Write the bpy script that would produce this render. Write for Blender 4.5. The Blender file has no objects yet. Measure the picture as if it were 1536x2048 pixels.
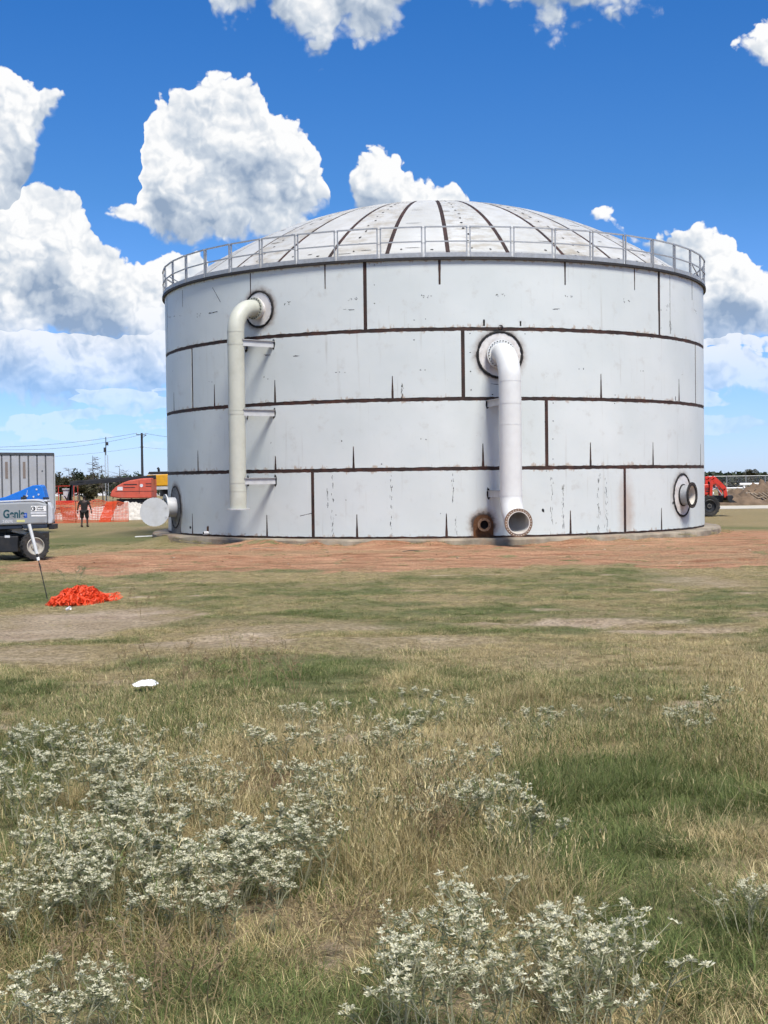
import bpy, bmesh, math, random
import numpy as np
from mathutils import Matrix, Vector, Quaternion

scene = bpy.context.scene
COL = scene.collection
random.seed(7)
RNG = np.random.default_rng(11)
rad = math.radians

# ------------------------------------------------------------------ camera
FPX = 2730.0                      # focal length in pixels of a 2048 px tall frame
cam_data = bpy.data.cameras.new('camera')
cam = bpy.data.objects.new('camera', cam_data)
COL.objects.link(cam)
cam_data.sensor_fit = 'VERTICAL'
cam_data.sensor_height = 36.0
cam_data.lens = 36.0 * FPX / 2048.0
cam_data.clip_start = 0.1
cam_data.clip_end = 9000.0
CAMZ = 2.4
CROT = Matrix.Rotation(rad(90 - 1.42), 4, 'X') @ Matrix.Rotation(rad(-0.7), 4, 'Z')
cam.matrix_world = Matrix.Translation((0, 0, CAMZ)) @ CROT
scene.camera = cam
scene.render.resolution_x = 768
scene.render.resolution_y = 1024

# ------------------------------------------------------------------ world, sun, exposure
SUN_AZ, SUN_EL = rad(158.0), rad(58.0)         # azimuth clockwise from +Y
to_sun = Vector((math.sin(SUN_AZ) * math.cos(SUN_EL), math.cos(SUN_AZ) * math.cos(SUN_EL), math.sin(SUN_EL)))
sun_d = bpy.data.lights.new('sun', 'SUN')
SKY_STRENGTH = .094
CLOUD_GAIN = .72
sun_d.energy = 4.2
sun_d.angle = rad(18.0)
sun_d.color = (1.0, 0.955, 0.875)
sun = bpy.data.objects.new('sun', sun_d)
COL.objects.link(sun)
sun.rotation_euler = to_sun.to_track_quat('Z', 'Y').to_euler()
scene.view_settings.view_transform = 'Standard'
scene.view_settings.look = 'None'
scene.view_settings.gamma = 1.0
scene.view_settings.use_curve_mapping = False
scene.view_settings.exposure = 0.5
scene.render.engine = 'CYCLES'
scene.cycles.max_bounces = 4
scene.cycles.diffuse_bounces = 2
scene.cycles.adaptive_threshold = .04
scene.cycles.transparent_max_bounces = 8

world = bpy.data.worlds.new('World')
scene.world = world
world.use_nodes = True
try:
    world.cycles.sampling_method = 'NONE'
except Exception:
    pass


class NT:
    """small node-tree writer"""
    def __init__(self, tree):
        self.t = tree

    def n(self, kind, **kw):
        nd = self.t.nodes.new(kind)
        for k, v in kw.items():
            setattr(nd, k, v)
        return nd

    def put(self, sock, v):
        if isinstance(v, bpy.types.NodeSocket):
            self.t.links.new(v, sock)
        elif isinstance(v, bpy.types.Node):
            self.t.links.new(v.outputs[0], sock)
        elif v is not None:
            sock.default_value = v

    def math(self, op, a, b=None, c=None, clamp=False):
        nd = self.n('ShaderNodeMath', operation=op)
        nd.use_clamp = clamp
        self.put(nd.inputs[0], a)
        if b is not None:
            self.put(nd.inputs[1], b)
        if c is not None:
            self.put(nd.inputs[2], c)
        return nd.outputs[0]

    def vmath(self, op, a, b=None, out=0):
        nd = self.n('ShaderNodeVectorMath', operation=op)
        self.put(nd.inputs[0], a)
        if b is not None:
            self.put(nd.inputs[1], b)
        return nd.outputs[out]

    def smooth(self, v, lo, hi, a=0.0, b=1.0):
        nd = self.n('ShaderNodeMapRange', interpolation_type='SMOOTHSTEP')
        for i, x in enumerate((v, lo, hi, a, b)):
            self.put(nd.inputs[i], x)
        return nd.outputs[0]

    def lin(self, v, lo, hi, a=0.0, b=1.0):
        nd = self.n('ShaderNodeMapRange')
        for i, x in enumerate((v, lo, hi, a, b)):
            self.put(nd.inputs[i], x)
        return nd.outputs[0]

    def mix(self, fac, a, b, mode='MIX'):
        nd = self.n('ShaderNodeMix', data_type='RGBA', blend_type=mode)
        self.put(nd.inputs[0], fac)
        self.put(nd.inputs[6], a if not isinstance(a, tuple) else (*a[:3], 1))
        self.put(nd.inputs[7], b if not isinstance(b, tuple) else (*b[:3], 1))
        return nd.outputs[2]

    def noise(self, vec, scale, detail=4.0, rough=0.55, out=0, dist=0.0):
        nd = self.n('ShaderNodeTexNoise')
        if vec is not None:
            self.put(nd.inputs['Vector'], vec)
        nd.inputs['Scale'].default_value = scale
        nd.inputs['Detail'].default_value = detail
        nd.inputs['Roughness'].default_value = rough
        nd.inputs['Distortion'].default_value = dist
        return nd.outputs[out]

    def mapping(self, vec, scale=(1, 1, 1), loc=(0, 0, 0), rot=(0, 0, 0)):
        nd = self.n('ShaderNodeMapping')
        self.put(nd.inputs[0], vec)
        nd.inputs['Location'].default_value = loc
        nd.inputs['Rotation'].default_value = rot
        nd.inputs['Scale'].default_value = scale
        return nd.outputs[0]


# clouds: height of the tops and bases of the cloud banks along the azimuth
# (positions noted on a 1536 px wide scale, 2730 px to the radian; heights likewise, horizon at 955)
BANK_TOP = [(-187, 200), (0, 112), (40, 125), (70, 150), (105, 160), (140, 148), (160, 166), (168, 215), (174, 560), (203, 560), (210, 424), (228, 396), (265, 380), (288, 378), (296, 232), (330, 172), (345, 176), (418, 150),
            (428, 128), (505, 126), (522, 152), (545, 184), (580, 214), (620, 250), (640, 300), (664, 342), (672, 395), (676, 470), (694, 470), (699, 345), (715, 308), (735, 284), (760, 286), (800, 296), (840, 330), (880, 356),
            (930, 384), (970, 405), (1020, 410), (1062, 436), (1070, 520), (1170, 520), (1178, 438), (1195, 420), (1216, 422), (1236, 446), (1265, 460), (1300, 470), (1325, 456), (1350, 450), (1400, 444), (1440, 448), (1470, 480),
            (1500, 502), (1536, 540), (1723, 560)]
BANK_BASE = [(-187, 480), (0, 470), (50, 430), (85, 310), (130, 232), (160, 206), (174, 150), (203, 150), (212, 436), (240, 466), (300, 484), (400, 496), (500, 496), (600, 492), (640, 446), (670, 404), (676, 330), (694, 330),
             (702, 370), (730, 450), (1060, 456), (1070, 400), (1170, 400), (1180, 446), (1236, 480), (1300, 520), (1330, 600), (1380, 700), (1536, 720), (1723, 700)]
LOW_TOP = [(-187, 345), (0, 345), (60, 350), (120, 362), (180, 392), (196, 428), (205, 462), (240, 476), (280, 512), (330, 488), (360, 478), (425, 500), (440, 700), (1405, 700), (1422, 160), (1470, 102), (1510, 62), (1540, 40), (1723, 20)]
LOW_BASE = [(-187, 705), (0, 700), (150, 698), (250, 688), (300, 695), (425, 700), (440, 500), (1405, 60), (1430, 120), (1480, 152), (1536, 170), (1723, 190)]
FLAT_TOP = [(-187, 610), (0, 605), (60, 612), (110, 625), (180, 615), (230, 645), (300, 625), (350, 610), (420, 615), (440, 800), (1390, 800), (1400, 690), (1450, 660), (1536, 690), (1723, 680)]
FLAT_BASE = [(-187, 825), (0, 820), (100, 815), (230, 800), (350, 810), (425, 805), (440, 600), (1390, 600), (1400, 820), (1536, 840), (1723, 830)]
HIGH_BASE = [(-187, -110), (400, -110), (430, 50), (480, 72), (525, 54), (540, 20), (562, 60), (600, 80), (625, 120), (650, 156), (690, 108), (760, 118), (800, 66), (830, 30), (860, -30), (905, -30), (930, 14), (1000, 40), (1050, 62), (1110, 84),
             (1160, 66), (1250, 54), (1340, 40), (1368, -30), (1420, -110), (1723, -110)]


def bank_curves(T, az01, tables):
    nd = T.n('ShaderNodeRGBCurve')
    nd.mapping.use_clip = False
    for ci, tab in enumerate(tables):
        cv = nd.mapping.curves[ci]
        pts = []
        for px, py in tab:
            a = math.atan((px - 768) / FPX)
            pts.append(((a + .34) / .68, (((955.5 - py) / FPX) * math.cos(a) + .02) / .44))
        pts[0], pts[-1] = (0.0, pts[0][1]), (1.0, pts[-1][1])
        for (x, y) in pts[1:-1]:
            cv.points.new(x, y)
        cv.points[0].location = pts[0]
        cv.points[len(cv.points) - 1].location = pts[-1]
        for p in cv.points:
            p.handle_type = 'VECTOR'
    nd.mapping.update()
    cc = T.n('ShaderNodeCombineXYZ')
    for i in range(3):
        T.put(cc.inputs[i], az01)
    T.put(nd.inputs[1], cc.outputs[0])
    sp = T.n('ShaderNodeSeparateXYZ')
    T.put(sp.inputs[0], nd.outputs[0])
    # back to the tangent of the elevation
    return [T.math('MULTIPLY_ADD', o, .44, -.02) for o in sp.outputs]


def build_world():
    t = world.node_tree
    t.nodes.clear()
    T = NT(t)
    sky = T.n('ShaderNodeTexSky', sky_type='NISHITA')
    sky.sun_disc = False
    sky.sun_elevation = SUN_EL
    sky.sun_rotation = SUN_AZ
    sky.altitude = 100.0
    sky.air_density = 1.0
    sky.dust_density = 0.2
    sky.ozone_density = 3.0
    tc = T.n('ShaderNodeTexCoord').outputs['Generated']
    d = T.vmath('NORMALIZE', tc)
    warp = T.vmath('SUBTRACT', T.noise(d, 30.0, 3.0, .6, out=1), (.5, .5, .5))
    dw = T.vmath('ADD', d, T.vmath('MULTIPLY', warp, (.026, .026, .020)))
    sp = T.n('ShaderNodeSeparateXYZ')
    T.put(sp.inputs[0], dw)
    x, y, z = sp.outputs
    az = T.math('ARCTAN2', x, y)
    el = T.math('DIVIDE', z, T.math('SQRT', T.math('ADD', T.math('MULTIPLY', x, x), T.math('MULTIPLY', y, y))))
    az01 = T.math('MULTIPLY_ADD', az, 1 / .68, .5)
    tr = T.n('ShaderNodeValToRGB')                      # the deep blue of a dry day, paler and bluer-white low down
    T.put(tr.inputs[0], z)
    te = tr.color_ramp.elements
    te[0].position, te[0].color = .0, (.62, .80, 1.36, 1)
    te[1].position, te[1].color = .36, (.17, .55, 1.0, 1)
    tm = te.new(.20)
    tm.color = (.29, .59, .95, 1)
    skyc = T.vmath('SCALE', T.vmath('MULTIPLY', sky, tr.outputs[0]))
    skyc.node.inputs[3].default_value = SKY_STRENGTH
    ta, ba, tb = bank_curves(T, az01, (BANK_TOP, BANK_BASE, LOW_TOP))
    bb, tf, bf = bank_curves(T, az01, (LOW_BASE, FLAT_TOP, FLAT_BASE))
    bh, _, _ = bank_curves(T, az01, (HIGH_BASE, HIGH_BASE, HIGH_BASE))

    # cauliflower relief
    vo = T.n('ShaderNodeTexVoronoi', feature='F1')
    T.put(vo.inputs['Vector'], dw)
    vo.inputs['Scale'].default_value = 24.0
    vo.inputs['Detail'].default_value = 2.0
    vo.inputs['Roughness'].default_value = .56
    vo.inputs['Lacunarity'].default_value = 2.2
    fbn = T.noise(dw, 40.0, 7.0, .62)

    def puff(v):
        nd = T.n('ShaderNodeTexVoronoi', feature='F1')
        T.put(nd.inputs['Vector'], v)
        nd.inputs['Scale'].default_value = 78.0
        nd.inputs['Detail'].default_value = 1.0
        nd.inputs['Roughness'].default_value = .6
        nd.inputs['Lacunarity'].default_value = 2.3
        return nd.outputs['Distance']
    dp = T.vmath('ADD', dw, T.vmath('MULTIPLY', T.vmath('SUBTRACT', T.noise(d, 110.0, 3.0, .6, out=1), (.5, .5, .5)), (.008, .008, .008)))
    p0 = puff(dp)
    p1 = puff(T.vmath('ADD', dp, (.0026, 0, .0040)))
    n0 = T.math('ADD', T.math('MULTIPLY', T.math('SUBTRACT', .46, vo.outputs['Distance']), .95), T.math('ADD', T.math('MULTIPLY', T.math('SUBTRACT', fbn, .5), .6), T.math('MULTIPLY', T.math('SUBTRACT', .5, p0), .55)))
    # broad light and shade: how the mass leans towards the sun
    r0 = T.noise(dw, 24.0, 3.0, .5)
    r1 = T.noise(T.vmath('ADD', dw, (.010, 0, .014)), 24.0, 3.0, .5)
    S_ = 1 / .016

    def bank(top, base, gain=1.0):
        up, dn = T.math('SUBTRACT', top, el), T.math('SUBTRACT', el, base)
        q = T.math('MINIMUM', T.math('MULTIPLY', T.math('MINIMUM', up, dn), S_ * gain), 1.7)
        f = T.math('DIVIDE', dn, T.math('MAXIMUM', T.math('SUBTRACT', top, base), .012))
        return q, f
    qa, fa = bank(ta, ba)
    qb, fb_ = bank(tb, bb)
    qf, ff = bank(tf, bf)
    qh, fh = bank(.46, bh, .7)
    q, f = qa, fa
    for (q2, f2) in ((qb, fb_), (qf, ff), (qh, fh)):
        s_ = T.math('GREATER_THAN', q2, q)
        f = T.math('ADD', T.math('MULTIPLY', f, T.math('SUBTRACT', 1.0, s_)), T.math('MULTIPLY', f2, s_))
        q = T.math('MAXIMUM', q, q2)
    # beyond the view the same sort of broken cumulus goes on all round; small flat clouds near the horizon everywhere
    off = T.smooth(T.math('MAXIMUM', T.math('SUBTRACT', T.math('ABSOLUTE', az), .31), T.math('SUBTRACT', el, .38)), 0.0, .05)
    gen = T.noise(T.mapping(d, scale=(1, 1, 2.0)), 5.0, 2.0, .5)
    qg = T.lin(gen, .50, .62, -1.2, 1.1)
    low = T.noise(T.mapping(d, scale=(1, 1, 4.5)), 20.0, 2.0, .5)
    ql = T.math('SUBTRACT', T.lin(low, .27, .56, -.8, .85), T.smooth(T.math('ABSOLUTE', T.math('SUBTRACT', el, .065)), .03, .055, 0.0, 2.0))
    q = T.math('ADD', T.math('MULTIPLY', q, T.math('SUBTRACT', 1.0, off)), T.math('MULTIPLY', qg, off))
    f = T.math('ADD', T.math('MULTIPLY', f, T.math('SUBTRACT', 1.0, off)), T.math('MULTIPLY', T.lin(gen, .5, .7, 1.0, .3), off))
    s_ = T.math('GREATER_THAN', ql, q)
    f = T.math('ADD', T.math('MULTIPLY', f, T.math('SUBTRACT', 1.0, s_)), T.math('MULTIPLY', .55, s_))
    q = T.math('MAXIMUM', q, ql)
    dens = T.math('ADD', T.math('ADD', q, .34), T.math('MULTIPLY', n0, .95))
    alpha = T.smooth(dens, -.04, T.lin(f, .15, .7, .62, .14))
    alpha = T.math('MULTIPLY', alpha, T.smooth(el, .005, .14, .10, .98))
    relief = T.math('ADD', T.math('MULTIPLY', T.math('SUBTRACT', r0, r1), 1.5), T.math('ADD', T.math('MULTIPLY', n0, .16), T.math('MULTIPLY', T.math('SUBTRACT', p1, p0), .42)))
    b = T.math('ADD', T.smooth(T.math('ADD', f, T.math('MULTIPLY', T.math('SUBTRACT', r0, .5), 1.1)), -.02, .62, .24, .86), T.math('MULTIPLY', relief, .80))
    b = T.math('ADD', b, T.smooth(dens, 1.2, .3, 0.0, .16), clamp=True)              # thin edges glow
    ramp = T.n('ShaderNodeValToRGB')
    T.put(ramp.inputs[0], b)
    e = ramp.color_ramp.elements
    e[0].position = .08
    e[0].color = (.30, .39, .53, 1)
    e[1].position = .92
    e[1].color = (.99, .99, .985, 1)
    m = ramp.color_ramp.elements.new(.55)
    m.color = (.62, .685, .765, 1)
    cl = T.vmath('SCALE', ramp.outputs[0])
    cl.node.inputs[3].default_value = CLOUD_GAIN
    col = T.mix(alpha, skyc, cl)
    bg = T.n('ShaderNodeBackground')
    T.put(bg.inputs[0], col)
    bg.inputs[1].default_value = 1.0
    out = T.n('ShaderNodeOutputWorld')
    T.put(out.inputs[0], bg.outputs[0])


build_world()

# ------------------------------------------------------------------ helpers


def ray(px, py):
    v = Vector(((px - 768) / FPX, -(py - 1024) / FPX, -1.0))
    return (CROT.to_3x3() @ v)


def at_y(px, py, Y):
    r = ray(px, py)
    return Vector((0, 0, CAMZ)) + r * (Y / r.y)


def terr(y):
    t = np.clip((np.asarray(y, float) - 6.0) / 34.0, 0, 1)
    return .75 * (1 - t * t * (3 - 2 * t))


def ground_at(px, py):
    r = ray(px, py)
    y = 20.0
    for _ in range(40):
        y = .5 * y + .5 * (CAMZ - float(terr(y))) / (-r.z / r.y)
    return Vector((r.x / r.y * y, y, float(terr(y))))


def tag(o, label=None, cat=None, group=None, kind=None):
    if label:
        o['label'] = label
    if cat:
        o['category'] = cat
    if group:
        o['group'] = group
    if kind:
        o['kind'] = kind
    return o


def empty(name, loc=(0, 0, 0), rz=0.0, parent=None):
    o = bpy.data.objects.new(name, None)
    COL.objects.link(o)
    o.location = loc
    o.rotation_euler = (0, 0, rz)
    o.empty_display_size = .2
    if parent:
        o.parent = parent
    return o


def link(name, me, parent=None):
    o = bpy.data.objects.new(name, me)
    COL.objects.link(o)
    if parent is not None:
        o.parent = parent
    return o


def frame_from(axis):
    a = Vector(axis).normalized()
    u = a.cross(Vector((0, 0, 1)))
    if u.length < 1e-4:
        u = Vector((1, 0, 0))
    u.normalize()
    return a, u, a.cross(u)


class MB:
    def __init__(self):
        self.v = []
        self.f = []
        self.uv = None

    def add(self, vs, fs):
        b = len(self.v)
        self.v += [tuple(p) for p in vs]
        self.f += [tuple(i + b for i in q) for q in fs]
        return self

    def box(self, c, s, M=None):
        x, y, z = s[0] / 2, s[1] / 2, s[2] / 2
        c = Vector(c)
        vs = [Vector((i * x, j * y, k * z)) for i in (-1, 1) for j in (-1, 1) for k in (-1, 1)]
        if M is not None:
            vs = [M @ p for p in vs]
        vs = [p + c for p in vs]
        return self.add(vs, [(0, 1, 3, 2), (4, 6, 7, 5), (0, 4, 5, 1), (2, 3, 7, 6), (0, 2, 6, 4), (1, 5, 7, 3)])

    def bar(self, a, b, w, h, up=(0, 0, 1)):
        a, b = Vector(a), Vector(b)
        d = (b - a).normalized()
        s = d.cross(Vector(up))
        if s.length < 1e-4:
            s = d.cross(Vector((1, 0, 0)))
        s.normalize()
        t = s.cross(d)
        vs = []
        for p in (a, b):
            for i, j in ((-1, -1), (1, -1), (1, 1), (-1, 1)):
                vs.append(p + s * (i * w / 2) + t * (j * h / 2))
        return self.add(vs, [(3, 2, 1, 0), (4, 5, 6, 7), (0, 1, 5, 4), (1, 2, 6, 5), (2, 3, 7, 6), (3, 0, 4, 7)])

    def tube(self, pts, r, n=8, caps=True):
        pts = [Vector(p) for p in pts]
        m = len(pts)
        rs = r if isinstance(r, (list, tuple)) else [r] * m
        vs = []
        u = None
        for i, p in enumerate(pts):
            d = (pts[min(i + 1, m - 1)] - pts[max(i - 1, 0)]).normalized()
            if u is None:
                _, u, w = frame_from(d)
            else:
                u = (u - d * u.dot(d)).normalized()
                w = d.cross(u)
            for k in range(n):
                a = 2 * math.pi * k / n
                vs.append(p + (u * math.cos(a) + w * math.sin(a)) * rs[i])
        fs = []
        for i in range(m - 1):
            for k in range(n):
                k2 = (k + 1) % n
                fs.append((i * n + k, i * n + k2, (i + 1) * n + k2, (i + 1) * n + k))
        if caps:
            fs.append(tuple(range(n - 1, -1, -1)))
            fs.append(tuple((m - 1) * n + k for k in range(n)))
        return self.add(vs, fs)

    def lathe(self, prof, o, axis, n=24, closed=False):
        """prof: (radius, height along axis)"""
        a, u, w = frame_from(axis)
        o = Vector(o)
        vs, fs = [], []
        for (r, h) in prof:
            for k in range(n):
                t = 2 * math.pi * k / n
                vs.append(o + a * h + (u * math.cos(t) + w * math.sin(t)) * r)
        m = len(prof)
        for i in range(m if closed else m - 1):
            j = (i + 1) % m
            for k in range(n):
                k2 = (k + 1) % n
                fs.append((i * n + k, i * n + k2, j * n + k2, j * n + k))
        return self.add(vs, fs)

    def ring(self, o, axis, r0, r1, h0, h1, n=32):
        return self.lathe([(r0, h0), (r1, h0), (r1, h1), (r0, h1)], o, axis, n, closed=True)

    def disc(self, o, axis, r, h0, h1, n=24):
        return self.lathe([(.0005, h0), (r, h0), (r, h1), (.0005, h1)], o, axis, n)

    def prism(self, poly, y0, y1, M=None):
        """poly in (x, z), extruded along y"""
        n = len(poly)
        vs = [Vector((x, y0, z)) for x, z in poly] + [Vector((x, y1, z)) for x, z in poly]
        if M is not None:
            vs = [M @ p for p in vs]
        fs = [tuple(range(n)), tuple(range(2 * n - 1, n - 1, -1))]
        for i in range(n):
            j = (i + 1) % n
            fs.append((j, i, i + n, j + n))
        return self.add(vs, fs)

    def mesh(self, name, mat, smooth=None):
        me = bpy.data.meshes.new(name)
        me.from_pydata(self.v, [], self.f)
        bm = bmesh.new()
        bm.from_mesh(me)
        bmesh.ops.recalc_face_normals(bm, faces=bm.faces)
        bm.to_mesh(me)
        bm.free()
        if smooth is not None:
            me.polygons.foreach_set('use_smooth', [True] * len(me.polygons))
            me.set_sharp_from_angle(angle=rad(smooth))
        if mat:
            me.materials.append(mat)
        return me

    def build(self, name, mat, parent=None, smooth=None, bevel=0.0):
        o = link(name, self.mesh(name, mat, smooth), parent)
        if bevel:
            b = o.modifiers.new('bevel', 'BEVEL')
            b.width = bevel
            b.segments = 2
            b.limit_method = 'ANGLE'
            b.angle_limit = rad(35)
        return o


def copy_tree(o, parent=None):
    c = o.copy()
    COL.objects.link(c)
    c.parent = parent
    for ch in list(o.children):
        copy_tree(ch, c)
    return c


# ------------------------------------------------------------------ materials
def material(name):
    m = bpy.data.materials.new(name)
    m.use_nodes = True
    t = m.node_tree
    t.nodes.clear()
    T = NT(t)
    out = T.n('ShaderNodeOutputMaterial')
    p = T.n('ShaderNodeBsdfPrincipled')
    T.put(out.inputs[0], p.outputs[0])
    return m, T, p


def simple(name, col, rough=.6, metal=0.0, var=.12, scale=6.0, dirt=None, dirt_amt=0.0, bump=0.0, bscale=30.0):
    m, T, p = material(name)
    tc = T.n('ShaderNodeTexCoord').outputs['Object']
    nz = T.noise(tc, scale, 5.0, .6)
    f = T.lin(nz, .3, .7, 1 - var, 1 + var)
    c = T.vmath('SCALE', (col[0], col[1], col[2]))
    T.put(c.node.inputs[3], f)
    if dirt:
        n2 = T.noise(tc, scale * .6, 6.0, .65)
        c = T.mix(T.math('MULTIPLY', T.smooth(n2, .45, .7), dirt_amt), c, dirt)
    T.put(p.inputs['Base Color'], c)
    p.inputs['Roughness'].default_value = rough
    p.inputs['Metallic'].default_value = metal
    if bump:
        bn = T.n('ShaderNodeBump')
        bn.inputs['Strength'].default_value = bump
        bn.inputs['Distance'].default_value = .02
        T.put(bn.inputs['Height'], T.noise(tc, bscale, 5.0, .6))
        T.put(p.inputs['Normal'], bn.outputs[0])
    return m


M = {}
M['seam'] = simple('bare_seam_steel', (.024, .011, .008), .75, var=.5, scale=3.0, dirt=(.080, .024, .012), dirt_amt=.6)
M['soot'] = simple('scorched_weld', (.012, .011, .011), .85, var=.6, scale=14.0)
M['rust'] = simple('rust', (.115, .045, .014), .85, var=.4, scale=9.0, dirt=(.05, .024, .012), dirt_amt=.8, bump=.4)
M['rust_flange'] = simple('rusty_flange', (.17, .105, .068), .8, var=.35, scale=12.0, dirt=(.10, .045, .02), dirt_amt=.7)
M['galv'] = simple('galvanised_steel', (.36, .37, .38), .5, .35, var=.15, scale=8.0)
M['lip'] = simple('dark_rim_steel', (.018, .016, .016), .7, var=.4)
M['pipe_green'] = simple('pale_green_primer', (.46, .465, .40), .5, var=.06, scale=2.5, dirt=(.36, .35, .27), dirt_amt=.35)
M['pipe_white'] = simple('white_pipe_paint', (.625, .63, .615), .45, var=.05, scale=2.5, dirt=(.55, .54, .52), dirt_amt=.25)
M['pad_white'] = simple('pad_paint', (.62, .60, .58), .55, var=.08, scale=5.0, dirt=(.36, .31, .27), dirt_amt=.55)
M['pad_soot'] = simple('sooty_pad', (.17, .17, .17), .8, var=.5, scale=16.0, dirt=(.05, .05, .05), dirt_amt=.8)
M['steel_grey'] = simple('grey_steel', (.46, .47, .48), .5, var=.08, scale=4.0, dirt=(.36, .34, .31), dirt_amt=.3)
M['hole'] = simple('dark_inside', (.01, .009, .009), .9)
M['inside'] = simple('pipe_inside', (.60, .57, .52), .6, var=.08, scale=4.0, dirt=(.42, .36, .30), dirt_amt=.5)
M['concrete'] = simple('concrete', (.235, .20, .15), .9, var=.4, scale=1.6, dirt=(.21, .12, .07), dirt_amt=.85, bump=.5, bscale=14)
M['black_rubber'] = simple('tyre_rubber', (.018, .018, .019), .85, var=.3, scale=10, dirt=(.075, .062, .05), dirt_amt=.55)
M['black'] = simple('black_paint', (.012, .013, .016), .5, var=.3, dirt=(.05, .042, .035), dirt_amt=.4)
M['navy'] = simple('dark_blue_skirt', (.016, .024, .042), .45, var=.2)
M['lift_grey'] = simple('lift_grey_cover', (.27, .285, .30), .42, var=.06, scale=3.0, dirt=(.24, .21, .18), dirt_amt=.3)
M['lift_pale'] = simple('lift_pale_and_highlight', (.46, .48, .51), .42, var=.05, scale=3.0, dirt=(.36, .33, .29), dirt_amt=.35)  # own colour of the pale parts; on the hood top it paints light
M['lift_blue'] = simple('lift_blue_boom', (.008, .135, .50), .35, var=.08)
M['rim'] = simple('wheel_rim', (.40, .38, .33), .6, var=.12, dirt=(.2, .16, .12), dirt_amt=.5)
M['white_paint'] = simple('white_paint', (.78, .78, .77), .5, var=.05, dirt=(.5, .46, .4), dirt_amt=.25)
M['teal_print'] = simple('teal_print', (.004, .055, .075), .5)
M['blue_print'] = simple('blue_print', (.02, .09, .42), .5)
M['grey_print'] = simple('grey_print', (.58, .59, .62), .5)
M['yellow_print'] = simple('yellow_print', (.55, .53, .22), .5)
M['black_print'] = simple('black_print', (.015, .015, .02), .5)
M['jlg'] = simple('faded_orange_paint', (.50, .085, .05), .5, var=.12, scale=3, dirt=(.40, .14, .10), dirt_amt=.5)
M['red'] = simple('red_paint', (.55, .035, .018), .35, var=.12, dirt=(.25, .07, .04), dirt_amt=.3)
M['yellow'] = simple('machine_yellow', (.62, .31, .012), .45, var=.1, dirt=(.3, .18, .06), dirt_amt=.4)
M['trailer'] = simple('trailer_sheet', (.44, .45, .49), .45, .1, var=.07, scale=1.5, dirt=(.33, .31, .30), dirt_amt=.3)
M['trailer_post'] = simple('trailer_post', (.10, .105, .12), .6, var=.2)
M['trailer_rail'] = simple('trailer_rail', (.06, .065, .075), .6, var=.2)
M['wood_pole'] = simple('creosote_pole', (.022, .024, .03), .85, var=.3)
M['wire'] = simple('wire', (.10, .11, .13), .7)
M['wood'] = simple('weathered_wood', (.24, .19, .14), .85, var=.25, scale=5)
M['skin'] = simple('skin', (.055, .032, .026), .6, var=.08)
M['cloth_black'] = simple('black_cloth', (.009, .008, .009), .9, var=.3)
M['glove'] = simple('dark_red_glove', (.10, .018, .016), .85)
M['shoe'] = simple('work_shoe', (.05, .03, .022), .8)
M['bark'] = simple('bark', (.085, .072, .062), .9, var=.3)
M['glass'] = simple('cab_glass', (.03, .035, .04), .12)
M['litter'] = simple('white_plastic', (.74, .74, .73), .4, var=.05)
M['gravel'] = simple('pale_gravel', (.46, .43, .38), .95, var=.35, scale=5, bump=1.0, bscale=6)
M['debris_soil'] = simple('spoil_heap', (.13, .088, .055), .95, var=.45, scale=1.2, bump=1.0, bscale=5)
M['tape_white'] = simple('plastic_stake', (.60, .60, .60), .5)


def leaf_mat(name, ca, cb, rough=.7, trans=.25):
    m, T, p = material(name)
    oi = T.n('ShaderNodeObjectInfo')
    geo = T.n('ShaderNodeNewGeometry')
    nz = T.noise(geo.outputs['Position'], .7, 3.0, .6)
    f = T.math('ADD', T.math('MULTIPLY', geo.outputs['Random Per Island'], .7), T.math('MULTIPLY', T.math('SUBTRACT', nz, .5), .9), clamp=True)
    T.put(p.inputs['Base Color'], T.mix(f, ca, cb))
    p.inputs['Roughness'].default_value = rough
    tr = T.n('ShaderNodeBsdfTranslucent')
    T.put(tr.inputs[0], T.mix(f, ca, cb))
    mx = T.n('ShaderNodeMixShader')
    mx.inputs[0].default_value = trans
    T.put(mx.inputs[1], p.outputs[0])
    T.put(mx.inputs[2], tr.outputs[0])
    out = [n for n in T.t.nodes if n.type == 'OUTPUT_MATERIAL'][0]
    T.put(out.inputs[0], mx.outputs[0])
    return m


M['leaf_dark'] = leaf_mat('dark_leaves', (.018, .030, .012), (.045, .062, .024))
M['leaf_olive'] = leaf_mat('olive_leaves', (.045, .045, .020), (.10, .085, .035))
M['leaf_green'] = leaf_mat('green_leaves', (.020, .050, .018), (.045, .085, .028))
M['net'] = leaf_mat('orange_plastic_net', (.80, .075, .018), (.88, .14, .05), .5, .3)
M['net_pale'] = leaf_mat('faded_orange_net', (.66, .11, .05), (.75, .20, .10), .55, .3)

# ------------------------------------------------------------------ the tank
TD, TAZ = 59.6, rad(2.12)
TR = 11.48                       # shell radius
TZ0, CH = 0.25, 2.4525           # foot of the shell, course height
TZ1 = TZ0 + 4 * CH
TANK = Vector((TD * math.sin(TAZ), TD * math.cos(TAZ), 0))
tank = empty('storage_tank', TANK, -TAZ)
tag(tank, 'huge white welded steel storage tank with brown seams, domed roof and guardrail', 'tank')
TINV = (Matrix.Translation(TANK) @ Matrix.Rotation(-TAZ, 4, 'Z')).inverted()


def cyl(th, r, z):
    return Vector((r * math.sin(th), -r * math.cos(th), z))


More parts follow.
